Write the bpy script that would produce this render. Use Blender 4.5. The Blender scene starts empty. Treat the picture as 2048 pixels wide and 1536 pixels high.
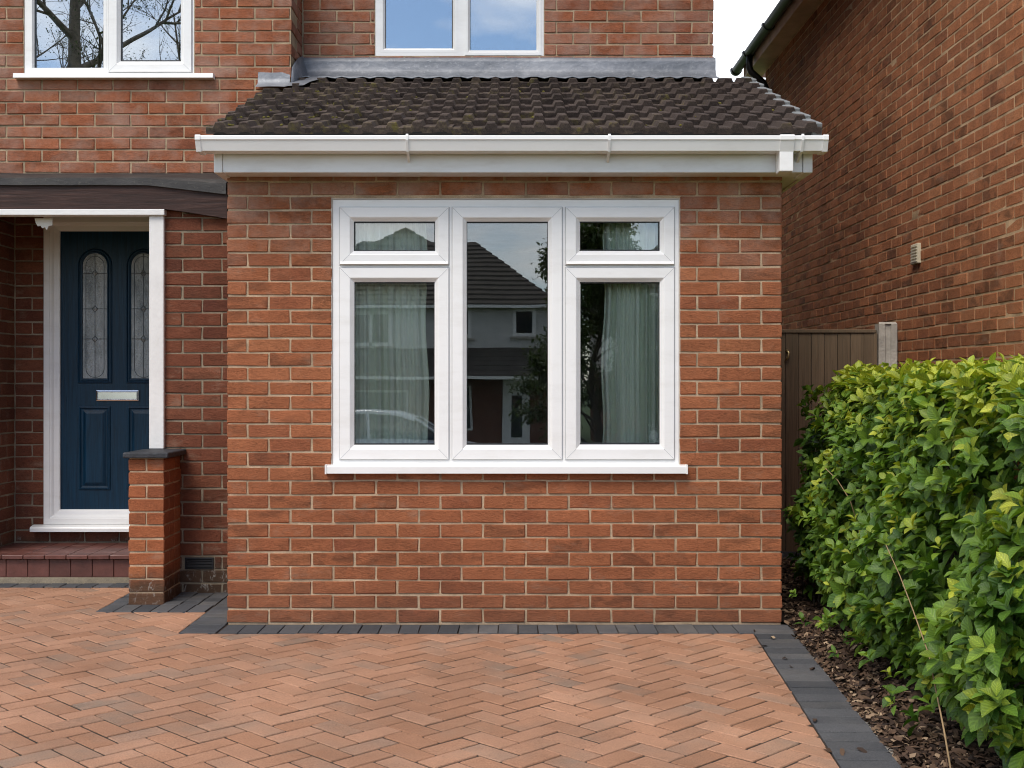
import bpy, math, random
import numpy as np
from mathutils import Vector, Matrix, noise as mnoise
R = math.radians
random.seed(11); rng = np.random.default_rng(11)
SC = bpy.context.scene
COL = SC.collection

# ------------------------------------------------------------------ camera, sky, sun, exposure
CAM_H = 1.263; CAM_Y = -6.316; FPX = 2400.0
cam_d = bpy.data.cameras.new('camera'); cam = bpy.data.objects.new('camera', cam_d); COL.objects.link(cam)
cam.location = (0, CAM_Y, CAM_H); cam.rotation_euler = (R(90), 0, 0)
cam_d.sensor_width = 36; cam_d.lens = FPX / 2048 * 36; cam_d.clip_start = .05; cam_d.clip_end = 3000
SC.camera = cam
SUN_EL, SUN_AZ = R(54), R(205)           # azimuth clockwise from +Y
W = bpy.data.worlds.new('World'); SC.world = W; W.use_nodes = True
nt = W.node_tree; nt.nodes.clear()
def wn(t, **k):
    n = nt.nodes.new(t)
    for a, b in k.items(): setattr(n, a, b)
    return n
out = wn('ShaderNodeOutputWorld'); bg = wn('ShaderNodeBackground'); bg.inputs['Strength'].default_value = .1
sky = wn('ShaderNodeTexSky', sky_type='NISHITA', sun_disc=False, sun_elevation=SUN_EL, sun_rotation=SUN_AZ, air_density=1.0, dust_density=.4, ozone_density=3.0)
tc = wn('ShaderNodeTexCoord'); sep = wn('ShaderNodeSeparateXYZ'); nt.links.new(tc.outputs['Generated'], sep.inputs[0])
zz = wn('ShaderNodeMath', operation='ADD'); zz.inputs[1].default_value = .22; nt.links.new(sep.outputs[2], zz.inputs[0])
mx = wn('ShaderNodeMath', operation='MAXIMUM'); mx.inputs[1].default_value = .05; nt.links.new(zz.outputs[0], mx.inputs[0])
dv = wn('ShaderNodeVectorMath', operation='DIVIDE'); cb = wn('ShaderNodeCombineXYZ')
for i in range(3): nt.links.new(mx.outputs[0], cb.inputs[i])
nt.links.new(tc.outputs['Generated'], dv.inputs[0]); nt.links.new(cb.outputs[0], dv.inputs[1])
mpw = wn('ShaderNodeMapping'); mpw.inputs['Location'].default_value = (4.6, 4.7, 0); mpw.inputs['Scale'].default_value = (1, 1, .3); nt.links.new(dv.outputs[0], mpw.inputs[0])
cn = wn('ShaderNodeTexNoise'); cn.inputs['Scale'].default_value = 1.5; cn.inputs['Detail'].default_value = 7; cn.inputs['Roughness'].default_value = .55
nt.links.new(mpw.outputs[0], cn.inputs['Vector'])
cr = wn('ShaderNodeValToRGB'); cr.color_ramp.elements[0].position = .43; cr.color_ramp.elements[1].position = .62
cr.color_ramp.elements[1].color = (.9, .9, .9, 1); nt.links.new(cn.outputs['Fac'], cr.inputs[0])
cm = wn('ShaderNodeMixRGB'); cm.inputs['Color2'].default_value = (10.2, 10.1, 10.0, 1)
nt.links.new(cr.outputs[0], cm.inputs['Fac']); nt.links.new(sky.outputs[0], cm.inputs['Color1'])
nt.links.new(cm.outputs[0], bg.inputs['Color']); nt.links.new(bg.outputs[0], out.inputs['Surface'])
sd = bpy.data.lights.new('sun', 'SUN'); sun = bpy.data.objects.new('sun', sd); COL.objects.link(sun)
sd.energy = 1.5; sd.angle = R(28); sd.color = (1, .92, .82)
sdir = Vector((math.sin(SUN_AZ) * math.cos(SUN_EL), math.cos(SUN_AZ) * math.cos(SUN_EL), math.sin(SUN_EL)))
sun.rotation_euler = sdir.to_track_quat('Z', 'Y').to_euler(); sun.location = sdir * 30
SC.view_settings.view_transform = 'Standard'; SC.view_settings.look = 'None'; SC.view_settings.gamma = 1
SC.view_settings.use_curve_mapping = False; SC.view_settings.exposure = 1.0
SC.render.engine = 'CYCLES'; SC.cycles.use_denoising = True; SC.cycles.max_bounces = 8; SC.cycles.filter_width = 1.05; SC.cycles.transparent_max_bounces = 12
SC.cycles.caustics_reflective = False; SC.cycles.caustics_refractive = False; SC.cycles.sample_clamp_indirect = 6

# ------------------------------------------------------------------ helpers
def PX(px, S): return (px - 1024) / S
def PZ(py, S): return CAM_H - (py - 768) / S
def SY(y): return FPX / (y - CAM_Y)          # pixels per metre at depth y
def proj(p):
    d = p[1] - CAM_Y
    if d < .3: return None
    s = FPX / d
    return 1024 + p[0] * s, 768 - (p[2] - CAM_H) * s, s

def newobj(name, me, parent=None):
    o = bpy.data.objects.new(name, me); COL.objects.link(o)
    if parent is not None: o.parent = parent
    return o
def mesh(name, v, f, mat, smooth=False):
    me = bpy.data.meshes.new(name); me.from_pydata([tuple(map(float, p)) for p in v], [], f); me.materials.append(mat)
    if smooth: me.polygons.foreach_set('use_smooth', [True] * len(me.polygons))
    me.update(); return me
def tag(o, label=None, cat=None, group=None, kind=None):
    if label: o['label'] = label
    if cat: o['category'] = cat
    if group: o['group'] = group
    if kind: o['kind'] = kind
    return o
def thing(name, label, cat, group=None, loc=(0, 0, 0)):
    o = bpy.data.objects.new(name, None); COL.objects.link(o); o.location = loc; o.empty_display_size = .1
    return tag(o, label, cat, group)

class MB:
    def __init__(s): s.v = []; s.f = []
    def add(s, v, f):
        n = len(s.v); s.v += [tuple(p) for p in v]; s.f += [tuple(i + n for i in q) for q in f]; return s
    def box(s, x0, x1, y0, y1, z0, z1, b=0.0):
        if b <= 0:
            return s.add([(x0,y0,z0),(x1,y0,z0),(x1,y1,z0),(x0,y1,z0),(x0,y0,z1),(x1,y0,z1),(x1,y1,z1),(x0,y1,z1)],
                         [(0,3,2,1),(4,5,6,7),(0,1,5,4),(1,2,6,5),(2,3,7,6),(3,0,4,7)])
        v, f = bevbox(x1 - x0, y1 - y0, z1 - z0, b)
        c = ((x0 + x1) / 2, (y0 + y1) / 2, (z0 + z1) / 2)
        return s.add([(p[0] + c[0], p[1] + c[1], p[2] + c[2]) for p in v], f)
    def prism_x(s, x0, x1, poly):            # poly in (y,z), ccw seen from +x
        n = len(poly)
        v = [(x0, a, b) for a, b in poly] + [(x1, a, b) for a, b in poly]
        f = [tuple(range(n - 1, -1, -1)), tuple(range(n, 2 * n))] + [(i, (i + 1) % n, n + (i + 1) % n, n + i) for i in range(n)]
        return s.add(v, f)
    def prism_y(s, y0, y1, poly):            # poly in (x,z)
        n = len(poly)
        v = [(a, y0, b) for a, b in poly] + [(a, y1, b) for a, b in poly]
        f = [tuple(range(n)), tuple(range(2 * n - 1, n - 1, -1))] + [((i + 1) % n, i, n + i, n + (i + 1) % n) for i in range(n)]
        return s.add(v, f)
    def tube(s, pts, r, seg=8, cap=True):
        pts = [Vector(p) for p in pts]; n = len(pts); rs = r if isinstance(r, (list, tuple)) else [r] * n
        base = len(s.v); up = None
        for i, p in enumerate(pts):
            t = (pts[min(i + 1, n - 1)] - pts[max(i - 1, 0)]).normalized()
            if up is None: up = Vector((0, 0, 1)) if abs(t.z) < .9 else Vector((1, 0, 0))
            a = t.cross(up)
            if a.length < 1e-5: a = t.orthogonal()
            a.normalize(); b = a.cross(t).normalized(); up = b
            for k in range(seg):
                an = 2 * math.pi * k / seg
                s.v.append(tuple(p + (a * math.cos(an) + b * math.sin(an)) * rs[i]))
        for i in range(n - 1):
            for k in range(seg):
                k2 = (k + 1) % seg
                s.f.append((base + i * seg + k, base + i * seg + k2, base + (i + 1) * seg + k2, base + (i + 1) * seg + k))
        if cap:
            s.f.append(tuple(base + k for k in range(seg - 1, -1, -1))); s.f.append(tuple(base + (n - 1) * seg + k for k in range(seg)))
        return s
    def loft(s, rings, close=True, cap0=False, cap1=False):
        base = len(s.v); m = len(rings[0])
        for r in rings: s.v += [tuple(p) for p in r]
        for i in range(len(rings) - 1):
            for k in range(m if close else m - 1):
                k2 = (k + 1) % m
                s.f.append((base + i * m + k, base + i * m + k2, base + (i + 1) * m + k2, base + (i + 1) * m + k))
        if cap0: s.f.append(tuple(base + k for k in range(m - 1, -1, -1)))
        if cap1: s.f.append(tuple(base + (len(rings) - 1) * m + k for k in range(m)))
        return s
    def frame(s, x0, x1, z0, z1, prof):      # mitred ring facing -y: prof = [(inset, y)]
        return s.loft([[(x0 + i, y, z0 + i), (x1 - i, y, z0 + i), (x1 - i, y, z1 - i), (x0 + i, y, z1 - i)] for i, y in prof])
    def build(s, name, mat, parent=None, smooth=False):
        return newobj(name, mesh(name, s.v, s.f, mat, smooth), parent)

def bevbox(w, d, h, b, jit=0.0, rg=None):
    """box centred at 0 with chamfered edges: 24 verts, 44 tris"""
    v = []; idx = {}
    for sx in (-1, 1):
        for sy in (-1, 1):
            for sz in (-1, 1):
                X, Y, Z = sx * w / 2, sy * d / 2, sz * h / 2
                for ax in range(3):
                    p = [X - sx * b, Y - sy * b, Z - sz * b]; p[ax] = (X, Y, Z)[ax]
                    if jit: p = [c + rg.uniform(-jit, jit) for c in p]
                    idx[(sx, sy, sz, ax)] = len(v); v.append(tuple(p))
    g = lambda *a: idx[a]; f = []
    for s_ in (-1, 1):
        q = [g(s_, -1, -1, 0), g(s_, 1, -1, 0), g(s_, 1, 1, 0), g(s_, -1, 1, 0)]; f.append(tuple(q if s_ > 0 else q[::-1]))
        q = [g(-1, s_, -1, 1), g(1, s_, -1, 1), g(1, s_, 1, 1), g(-1, s_, 1, 1)]; f.append(tuple(q if s_ < 0 else q[::-1]))
        q = [g(-1, -1, s_, 2), g(1, -1, s_, 2), g(1, 1, s_, 2), g(-1, 1, s_, 2)]; f.append(tuple(q if s_ > 0 else q[::-1]))
    for a in (-1, 1):
        for c in (-1, 1):
            q = [g(-1, a, c, 1), g(1, a, c, 1), g(1, a, c, 2), g(-1, a, c, 2)]; f.append(tuple(q if a * c > 0 else q[::-1]) if a < 0 else tuple(q[::-1] if c > 0 else q))
            q = [g(a, -1, c, 0), g(a, 1, c, 0), g(a, 1, c, 2), g(a, -1, c, 2)]; f.append(tuple(q if a * c > 0 else q[::-1]))
            q = [g(a, c, -1, 0), g(a, c, 1, 0), g(a, c, 1, 1), g(a, c, -1, 1)]; f.append(tuple(q if a * c < 0 else q[::-1]))
    for sx in (-1, 1):
        for sy in (-1, 1):
            for sz in (-1, 1):
                q = [g(sx, sy, sz, 0), g(sx, sy, sz, 1), g(sx, sy, sz, 2)]; f.append(tuple(q if sx * sy * sz > 0 else q[::-1]))
    return v, f

class Pieces:
    """alike pieces (bricks, pavers ...): the largest in view become objects, the rest one joined 'stuff' part"""
    cache = {}
    def __init__(s): s.items = []
    def add(s, size, M, parent, mat, bev=.004, jit=.0012, view=True):
        w, d, h = size
        c = M @ Vector((0, 0, 0)); p = proj(c); a = 0
        if view and p and -20 < p[0] < 2068 and -20 < p[1] < 1556: a = w * h * p[2] ** 2
        s.items.append((a, (round(w, 3), round(d, 3), round(h, 3)), M.copy(), parent, mat, bev, jit))
    @staticmethod
    def get(size, mat, bev, jit, name):
        k = (size, mat.name, bev, random.randrange(6), name)
        if k not in Pieces.cache:
            rg = random.Random(str(k)); v, f = bevbox(*size, min(bev, min(size) * .3), jit, rg)
            Pieces.cache[k] = mesh(name, v, f, mat)
        return Pieces.cache[k]
    def emit(s, name, limit=300, rest='rest'):
        s.items.sort(key=lambda t: -t[0])
        big = [t for t in s.items[:limit] if t[0] > 0]; small = s.items[len(big):]
        for a, size, M, par, mat, bev, jit in big:
            o = newobj(name, Pieces.get(size, mat, bev, jit, name), par); o.matrix_local = M
        groups = {}
        for t in small: groups.setdefault((t[3].name, t[4].name), []).append(t)
        for (pn, mn), L in groups.items():
            mb = MB()
            for a, size, M, par, mat, bev, jit in L:
                v, f = bevbox(*size, min(bev, min(size) * .3), jit, random)
                mb.add([tuple(M @ Vector(p)) for p in v], f)
            tag(mb.build(rest, L[0][4], L[0][3]), kind='stuff')

# ------------------------------------------------------------------ material kit
class NT:
    def __init__(s, name):
        s.m = bpy.data.materials.new(name); s.m.use_nodes = True; s.t = s.m.node_tree; s.t.nodes.clear()
        s.out = s.n('ShaderNodeOutputMaterial'); s.b = s.n('ShaderNodeBsdfPrincipled'); s.link(s.b.outputs[0], s.out.inputs['Surface'])
        s.b.inputs['Specular IOR Level'].default_value = .3
    def n(s, t, **k):
        n = s.t.nodes.new(t)
        for a, b in k.items(): setattr(n, a, b)
        return n
    def link(s, a, b): s.t.links.new(a, b)
    def put(s, sock, v):
        if hasattr(v, 'is_output'): s.link(v, sock)
        elif isinstance(v, (tuple, list)): sock.default_value = tuple(v) + ((1,) if len(v) == 3 and sock.type == 'RGBA' else ())
        else: sock.default_value = v
    def pos(s): return s.n('ShaderNodeNewGeometry').outputs['Position']
    def map(s, vec, scale=(1, 1, 1), rot=(0, 0, 0), loc=(0, 0, 0)):
        n = s.n('ShaderNodeMapping'); s.link(vec, n.inputs[0]); n.inputs['Scale'].default_value = scale; n.inputs['Rotation'].default_value = rot; n.inputs['Location'].default_value = loc
        return n.outputs[0]
    def noise(s, vec, scale, detail=3, rough=.55, dist=0):
        n = s.n('ShaderNodeTexNoise'); s.link(vec, n.inputs['Vector']); n.inputs['Scale'].default_value = scale; n.inputs['Detail'].default_value = detail
        n.inputs['Roughness'].default_value = rough; n.inputs['Distortion'].default_value = dist; return n.outputs['Fac']
    def vor(s, vec, scale, feat='F1'):
        n = s.n('ShaderNodeTexVoronoi', feature=feat); s.link(vec, n.inputs['Vector']); n.inputs['Scale'].default_value = scale; return n.outputs['Distance']
    def ramp(s, fac, stops, interp='LINEAR'):
        n = s.n('ShaderNodeValToRGB'); s.link(fac, n.inputs[0]); e = n.color_ramp.elements; n.color_ramp.interpolation = interp
        while len(e) < len(stops): e.new(.5)
        for i, (p, c) in enumerate(stops):
            e[i].position = p; e[i].color = (c, c, c, 1) if not isinstance(c, (tuple, list)) else tuple(c) + (1,)
        return n.outputs[0]
    def mix(s, fac, a, b, mode='MIX'):
        n = s.n('ShaderNodeMixRGB', blend_type=mode); s.put(n.inputs['Fac'], fac); s.put(n.inputs['Color1'], a); s.put(n.inputs['Color2'], b); return n.outputs[0]
    def math(s, op, a, b=0.0, clamp=False):
        n = s.n('ShaderNodeMath', operation=op, use_clamp=clamp); s.put(n.inputs[0], a); s.put(n.inputs[1], b); return n.outputs[0]
    def rnd(s, k=1.0):
        a = s.n('ShaderNodeObjectInfo').outputs['Random']; b = s.n('ShaderNodeNewGeometry').outputs['Random Per Island']
        return s.math('FRACT', s.math('MULTIPLY', s.math('ADD', a, s.math('MULTIPLY', b, 7.31)), k))
    def bump(s, h, dist=.002, strength=1.0, nrm=None):
        n = s.n('ShaderNodeBump'); s.link(h, n.inputs['Height']); n.inputs['Distance'].default_value = dist; n.inputs['Strength'].default_value = strength
        if nrm is not None: s.link(nrm, n.inputs['Normal'])
        return n.outputs[0]
    def xyz(s, vec):
        n = s.n('ShaderNodeSeparateXYZ'); s.link(vec, n.inputs[0]); return n.outputs
    def fin(s, col=None, rough=None, nrm=None, metal=None, spec=None):
        if col is not None: s.put(s.b.inputs['Base Color'], col)
        if rough is not None: s.put(s.b.inputs['Roughness'], rough)
        if nrm is not None: s.link(nrm, s.b.inputs['Normal'])
        if metal is not None: s.put(s.b.inputs['Metallic'], metal)
        if spec is not None: s.b.inputs['Specular IOR Level'].default_value = spec
        return s.m

def brick_mat(name, base, dark, light, smudge=(.085, .04, .024), smud=.5, damp=0, haze=None, splash=0, streak=0):
    k = NT(name); p = k.pos(); r = k.rnd(); r2 = k.rnd(13.7); r3 = k.rnd(41.3)
    c = k.ramp(r, [(0, dark), (.22, base), (.75, base), (1, light)])
    patch = k.noise(p, 9, 3, .6)
    c = k.mix(k.math('MULTIPLY', k.ramp(patch, [(.42, 0), (.66, 1)]), .3), c, light)
    # fire-flashed smudges on some bricks
    off = k.n('ShaderNodeCombineXYZ'); k.link(k.math('MULTIPLY', r3, 37.0), off.inputs[0])
    pv = k.n('ShaderNodeVectorMath', operation='ADD'); k.link(k.map(p, (6, 6, 14)), pv.inputs[0]); k.link(off.outputs[0], pv.inputs[1])
    sm = k.noise(pv.outputs[0], 1.0, 4, .62, .6)
    gate = k.ramp(r2, [(.5, .18), (.85, 1)])
    c = k.mix(k.math('MULTIPLY', k.math('MULTIPLY', k.ramp(sm, [(.42, 0), (.6, 1)]), gate), smud), c, smudge)
    # creased sanded face
    cre = k.noise(k.map(p, (38, 38, 95)), 1.0, 5, .62, 1.6)
    grain = k.noise(p, 420, 2, .6)
    c = k.mix(.75, c, k.ramp(cre, [(.3, .55), (.5, 1.0), (.72, 1.35)]), 'MULTIPLY')
    c = k.mix(.6, c, k.ramp(grain, [(.3, .6), (.5, 1.0), (.75, 1.4)]), 'MULTIPLY')
    fleck = k.ramp(k.noise(p, 130, 3, .7), [(.7, 0), (.76, 1)])
    c = k.mix(k.math('MULTIPLY', fleck, .35), c, (.48, .3, .2))
    ms = k.math('MULTIPLY', k.ramp(k.noise(k.map(p, (5, 5, 9), loc=(3, 7, 2)), 1, 6, .7), [(.56, 0), (.7, 1)]), .3)
    c = k.mix(ms, c, (.34, .25, .18))
    bt = k.ramp(k.noise(p, 1.1, 3, .6), [(.35, .84), (.65, 1.12)]); c = k.mix(1, c, bt, 'MULTIPLY')
    if splash:
        n = k.n('ShaderNodeMapRange'); k.link(k.math('ADD', k.xyz(p)[2], k.math('MULTIPLY', k.noise(p, 6, 4, .65), .3)), n.inputs[0]); n.inputs[1].default_value = splash + .3; n.inputs[2].default_value = splash * .4
        c = k.mix(k.math('MULTIPLY', n.outputs[0], .5), c, (.13, .062, .043))
    if streak:
        stn = k.ramp(k.noise(k.map(p, (2.2, 2.2, .8), loc=(1, 5, 8)), 1, 6, .72, .5), [(.5, 0), (.68, 1)])
        c = k.mix(k.math('MULTIPLY', stn, streak), c, (.07, .035, .02))
    if haze:                                  # lime bloom left by washed-down mortar
        z0, z1, amt = haze
        hz = k.math('MULTIPLY', k.ramp(k.noise(p, 4.5, 5, .65), [(.42, 0), (.68, 1)]), amt)
        n = k.n('ShaderNodeMapRange'); k.link(k.xyz(p)[2], n.inputs[0]); n.inputs[1].default_value = z0; n.inputs[2].default_value = z1
        c = k.mix(k.math('MULTIPLY', hz, n.outputs[0]), c, (.36, .27, .22))
    if damp:                                  # algae and splash stains at the foot
        n = k.n('ShaderNodeMapRange'); k.link(k.math('ADD', k.xyz(p)[2], k.math('MULTIPLY', k.noise(p, 9, 4, .6), .16)), n.inputs[0]); n.inputs[1].default_value = damp + .1; n.inputs[2].default_value = damp
        c = k.mix(k.math('MULTIPLY', n.outputs[0], .8), c, (.06, .045, .03))
        wh = k.math('MULTIPLY', k.ramp(k.noise(k.map(p, (30, 30, 16)), 1, 5, .75, .8), [(.55, 0), (.66, 1)]), n.outputs[0])
        c = k.mix(k.math('MULTIPLY', wh, .65), c, (.42, .4, .36))
    h = k.math('ADD', k.math('MULTIPLY', cre, 1.0), k.math('MULTIPLY', grain, .35))
    return k.fin(c, .92, k.bump(h, .006, .8), spec=.15)
def mortar_mat(name, col):
    k = NT(name); p = k.pos(); n1 = k.noise(p, 7, 4, .6); n2 = k.noise(p, 240, 3, .7)
    c = k.mix(1, k.ramp(n1, [(.3, [x * .6 for x in col]), (.7, [min(1, x * 1.2) for x in col])]), k.ramp(n2, [(.3, .75), (.7, 1.15)]), 'MULTIPLY')
    return k.fin(c, .95, k.bump(k.math('ADD', n2, k.noise(p, 45, 3)), .004, .7), spec=.1)
def plain(name, col, rough=.5, metal=0, bumpd=0, bscale=60, vary=.12, vscale=5, spec=.3):
    k = NT(name); p = k.pos(); n1 = k.noise(p, vscale, 4, .6)
    c = k.ramp(n1, [(.3, [x * (1 - vary) for x in col]), (.7, [min(1, x * (1 + vary)) for x in col])])
    nr = k.bump(k.noise(p, bscale, 3, .6), bumpd, .8) if bumpd else None
    return k.fin(c, rough, nr, metal, spec)

M = {}
M['brick_ext'] = brick_mat('brick_orange_red', (.315, .111, .051), (.245, .082, .042), (.375, .143, .066), haze=(1.75, 2.35, .75), splash=.15)
M['brick_main'] = brick_mat('brick_red', (.285, .096, .047), (.215, .07, .038), (.34, .122, .06), smud=.45, haze=(2.2, 2.7, .5))
M['brick_porch'] = brick_mat('brick_porch', (.155, .054, .031), (.105, .038, .025), (.21, .08, .045), smud=.5, damp=.22)  # house brick darkened, so the porch shade is painted into its colour
M['brick_pillar'] = brick_mat('brick_pillar', (.32, .106, .047), (.25, .083, .04), (.37, .138, .06), smud=.3, damp=.17)
M['brick_next'] = brick_mat('brick_brown_red', (.39, .148, .066), (.27, .1, .05), (.47, .195, .09), smudge=(.07, .04, .024), smud=.6, streak=.4)
M['mortar'] = mortar_mat('mortar_buff', (.5, .37, .245))
M['mortar_main'] = mortar_mat('mortar_buff_grey', (.44, .33, .215))
M['mortar_next'] = mortar_mat('mortar_next', (.58, .39, .23))
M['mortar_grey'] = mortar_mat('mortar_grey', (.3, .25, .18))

def upvc(name, col=(.81, .8, .78), dirt=.3):
    k = NT(name); p = k.pos()
    st = k.ramp(k.noise(k.map(p, (2.5, 2.5, 9)), 1, 5, .7), [(.48, 0), (.8, 1)])
    c = k.mix(k.math('MULTIPLY', st, dirt), col, (.5, .46, .4))
    return k.fin(c, .28, k.bump(k.noise(p, 8, 2), .0008, .3), spec=.45)
M['upvc'] = upvc('white_upvc'); M['upvc_old'] = upvc('white_upvc_weathered', (.74, .74, .73), .5)
M['seal'] = plain('grey_seal', (.42, .43, .44), .6)
M['white_paint'] = plain('white_paint', (.72, .71, .69), .45, vary=.06, bumpd=.002, bscale=30)
def glass_mat(name, refl=.16, tint=(.86, .9, .88), wob=.0006):
    k = NT(name); k.t.nodes.remove(k.b)
    tr = k.n('ShaderNodeBsdfTransparent'); tr.inputs[0].default_value = tint + (1,)
    gl = k.n('ShaderNodeBsdfGlossy'); gl.inputs['Roughness'].default_value = 0.0; gl.inputs['Color'].default_value = (.95, .98, 1, 1)
    k.link(k.bump(k.noise(k.map(k.pos(), (1.3, 1.3, .7)), 1.6, 1, .4), wob, 1.0), gl.inputs['Normal'])
    fr = k.n('ShaderNodeFresnel'); fr.inputs[0].default_value = 1.5
    f = k.math('ADD', k.math('MULTIPLY', fr.outputs[0], 1.6), refl - .064, True)
    mixn = k.n('ShaderNodeMixShader'); k.link(f, mixn.inputs[0]); k.link(tr.outputs[0], mixn.inputs[1]); k.link(gl.outputs[0], mixn.inputs[2])
    k.link(mixn.outputs[0], k.out.inputs['Surface']); return k.m
M['glass'] = glass_mat('double_glazing', .11, (.99, 1, .99))
M['glass_up'] = glass_mat('coated_double_glazing', .34, (.7, .74, .76))
def obscure():
    k = NT('obscure_glass'); p = k.pos()
    h = k.math('ADD', k.noise(p, 90, 3, .6, 1.2), k.math('MULTIPLY', k.noise(p, 22, 2), .6))
    c = k.ramp(k.noise(k.map(p, (14, 14, 4)), 1, 4, .6), [(.3, (.09, .1, .1)), (.7, (.34, .35, .34))])
    return k.fin(c, .16, k.bump(h, .004, .8), spec=.8)
M['obscure'] = obscure()
def door_blue():
    k = NT('navy_woodgrain'); p = k.pos()
    g = k.noise(k.map(p, (70, 70, 3.5)), 1, 5, .6, .9); g2 = k.noise(k.map(p, (220, 220, 9)), 1, 3, .6)
    c = k.mix(1, (.002, .0235, .05), k.ramp(g, [(.35, .7), (.65, 1.3)]), 'MULTIPLY')
    return k.fin(c, .4, k.bump(k.math('ADD', g, k.math('MULTIPLY', g2, .5)), .0025, .7), spec=.28)
M['door'] = door_blue()
M['chrome'] = plain('chrome', (.6, .62, .65), .14, 1, vary=.03)
M['lead_came'] = plain('lead_came', (.09, .095, .1), .45, .6)
def lead():
    k = NT('lead_sheet'); p = k.pos()
    a = k.noise(k.map(p, (3, 3, 7)), 1, 6, .68, .5); b = k.noise(p, 38, 5, .7)
    c = k.ramp(a, [(.3, (.1, .11, .125)), (.55, (.185, .195, .215)), (.75, (.3, .31, .33))])
    c = k.mix(k.math('MULTIPLY', k.ramp(b, [(.55, 0), (.75, 1)]), .4), c, (.45, .46, .47))
    return k.fin(c, .5, k.bump(k.math('ADD', k.noise(p, 14, 3), k.math('MULTIPLY', b, .3)), .008, .7), .25, .4)
M['lead'] = lead()
def lead_dark():
    k = NT('lead_dark'); p = k.pos(); a = k.noise(k.map(p, (4, 4, 12)), 1, 6, .68, .4); b = k.noise(p, 60, 4, .7)
    c = k.ramp(a, [(.3, (.022, .021, .021)), (.6, (.05, .047, .044)), (.8, (.11, .105, .095))])
    c = k.mix(k.math('MULTIPLY', k.ramp(b, [(.6, 0), (.78, 1)]), .5), c, (.2, .18, .13))
    return k.fin(c, .55, k.bump(b, .004, .8), .1)
M['lead_dark'] = lead_dark()
def stained():
    k = NT('stained_timber'); p = k.pos(); g = k.noise(k.map(p, (3.5, 30, 55)), 1, 6, .66, .6)
    c = k.ramp(g, [(.3, (.018, .009, .007)), (.55, (.042, .019, .014)), (.8, (.1, .055, .042))])
    return k.fin(c, .6, k.bump(g, .004, .8))
M['stained'] = stained()
def tile_mat():
    k = NT('concrete_roof_tile'); p = k.pos(); r = k.rnd()
    n1 = k.noise(p, 60, 5, .7); n2 = k.noise(p, 300, 2, .6); big = k.math('ADD', k.noise(p, 2.2, 4, .6), k.math('MULTIPLY', k.xyz(p)[0], -.07))
    c = k.ramp(r, [(0, (.044, .032, .027)), (1, (.078, .057, .047))])
    c = k.mix(.9, c, k.ramp(n1, [(.3, .6), (.7, 1.5)]), 'MULTIPLY')
    c = k.mix(.7, c, k.ramp(n2, [(.3, .65), (.7, 1.4)]), 'MULTIPLY')
    li = k.math('MULTIPLY', k.ramp(k.noise(p, 13, 5, .7), [(.52, 0), (.68, 1)]), k.ramp(big, [(.42, .1), (.62, 1)]))
    c = k.mix(k.math('MULTIPLY', li, .7), c, (.2, .15, .09))
    mo = k.math('MULTIPLY', k.ramp(k.noise(k.map(p, loc=(5, 3, 1)), 16, 5, .72), [(.56, 0), (.66, 1)]), k.ramp(big, [(.45, 0), (.6, 1)]))
    c = k.mix(k.math('MULTIPLY', mo, .75), c, (.15, .125, .03))
    return k.fin(c, .85, k.bump(k.math('ADD', n1, k.math('MULTIPLY', n2, .5)), .006, .9), spec=.25)
M['tile'] = tile_mat()
M['verge'] = plain('verge_mortar', (.2, .21, .21), .8, bumpd=.006, bscale=50, vary=.35, vscale=20)
M['moss'] = plain('moss', (.15, .13, .028), .95, bumpd=.01, bscale=200, vary=.5, vscale=40)
def quarry():
    k = NT('quarry_tile'); p = k.pos(); r = k.rnd(); n = k.noise(p, 12, 5, .65)
    c = k.ramp(r, [(0, (.085, .032, .025)), (1, (.125, .045, .034))]); c = k.mix(.8, c, k.ramp(n, [(.3, .7), (.7, 1.35)]), 'MULTIPLY')
    return k.fin(c, .45, k.bump(k.noise(p, 50, 3), .002, .6), spec=.4)
M['quarry'] = quarry()
def paver(name, a, b, c3, greyish, dust=(.34, .25, .18)):
    k = NT(name); p = k.pos(); r = k.rnd(); r2 = k.rnd(17.3)
    c = k.ramp(r, [(0, a), (.5, b), (1, c3)])
    cl = k.noise(p, 1.7, 3, .6); gate = k.math('ADD', k.math('MULTIPLY', cl, .7), k.math('MULTIPLY', r2, .55))
    blot = k.noise(p, 7, 3, .6)
    c = k.mix(k.math('MULTIPLY', k.ramp(gate, [(.7, 0), (.95, 1)]), k.ramp(blot, [(.3, .35), (.6, .95)])), c, greyish)
    sp = k.noise(p, 190, 3, .7); sp2 = k.noise(p, 480, 2, .6)
    c = k.mix(.85, c, k.ramp(sp, [(.28, .55), (.5, 1), (.72, 1.4)]), 'MULTIPLY'); c = k.mix(.6, c, k.ramp(sp2, [(.3, .7), (.7, 1.3)]), 'MULTIPLY')
    c = k.mix(k.math('MULTIPLY', k.ramp(k.noise(p, 3, 5, .65), [(.5, 0), (.75, 1)]), .3), c, dust)
    c = k.mix(1, c, k.ramp(k.noise(p, 1.3, 5, .65), [(.35, .78), (.65, 1.1)]), 'MULTIPLY')
    sp3 = k.ramp(k.noise(p, 26, 4, .7), [(.66, 0), (.74, 1)]); c = k.mix(k.math('MULTIPLY', sp3, .35), c, [x * .3 for x in a])
    return k.fin(c, .88, k.bump(k.math('ADD', sp, k.math('MULTIPLY', sp2, .6)), .004, .9), spec=.2)
M['paver'] = paver('salmon_paver', (.36, .183, .106), (.41, .216, .13), (.445, .242, .15), (.27, .19, .138))
M['paver_dark'] = paver('charcoal_paver', (.062, .064, .069), (.082, .083, .088), (.105, .105, .109), (.14, .132, .124), (.17, .158, .145))
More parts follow.
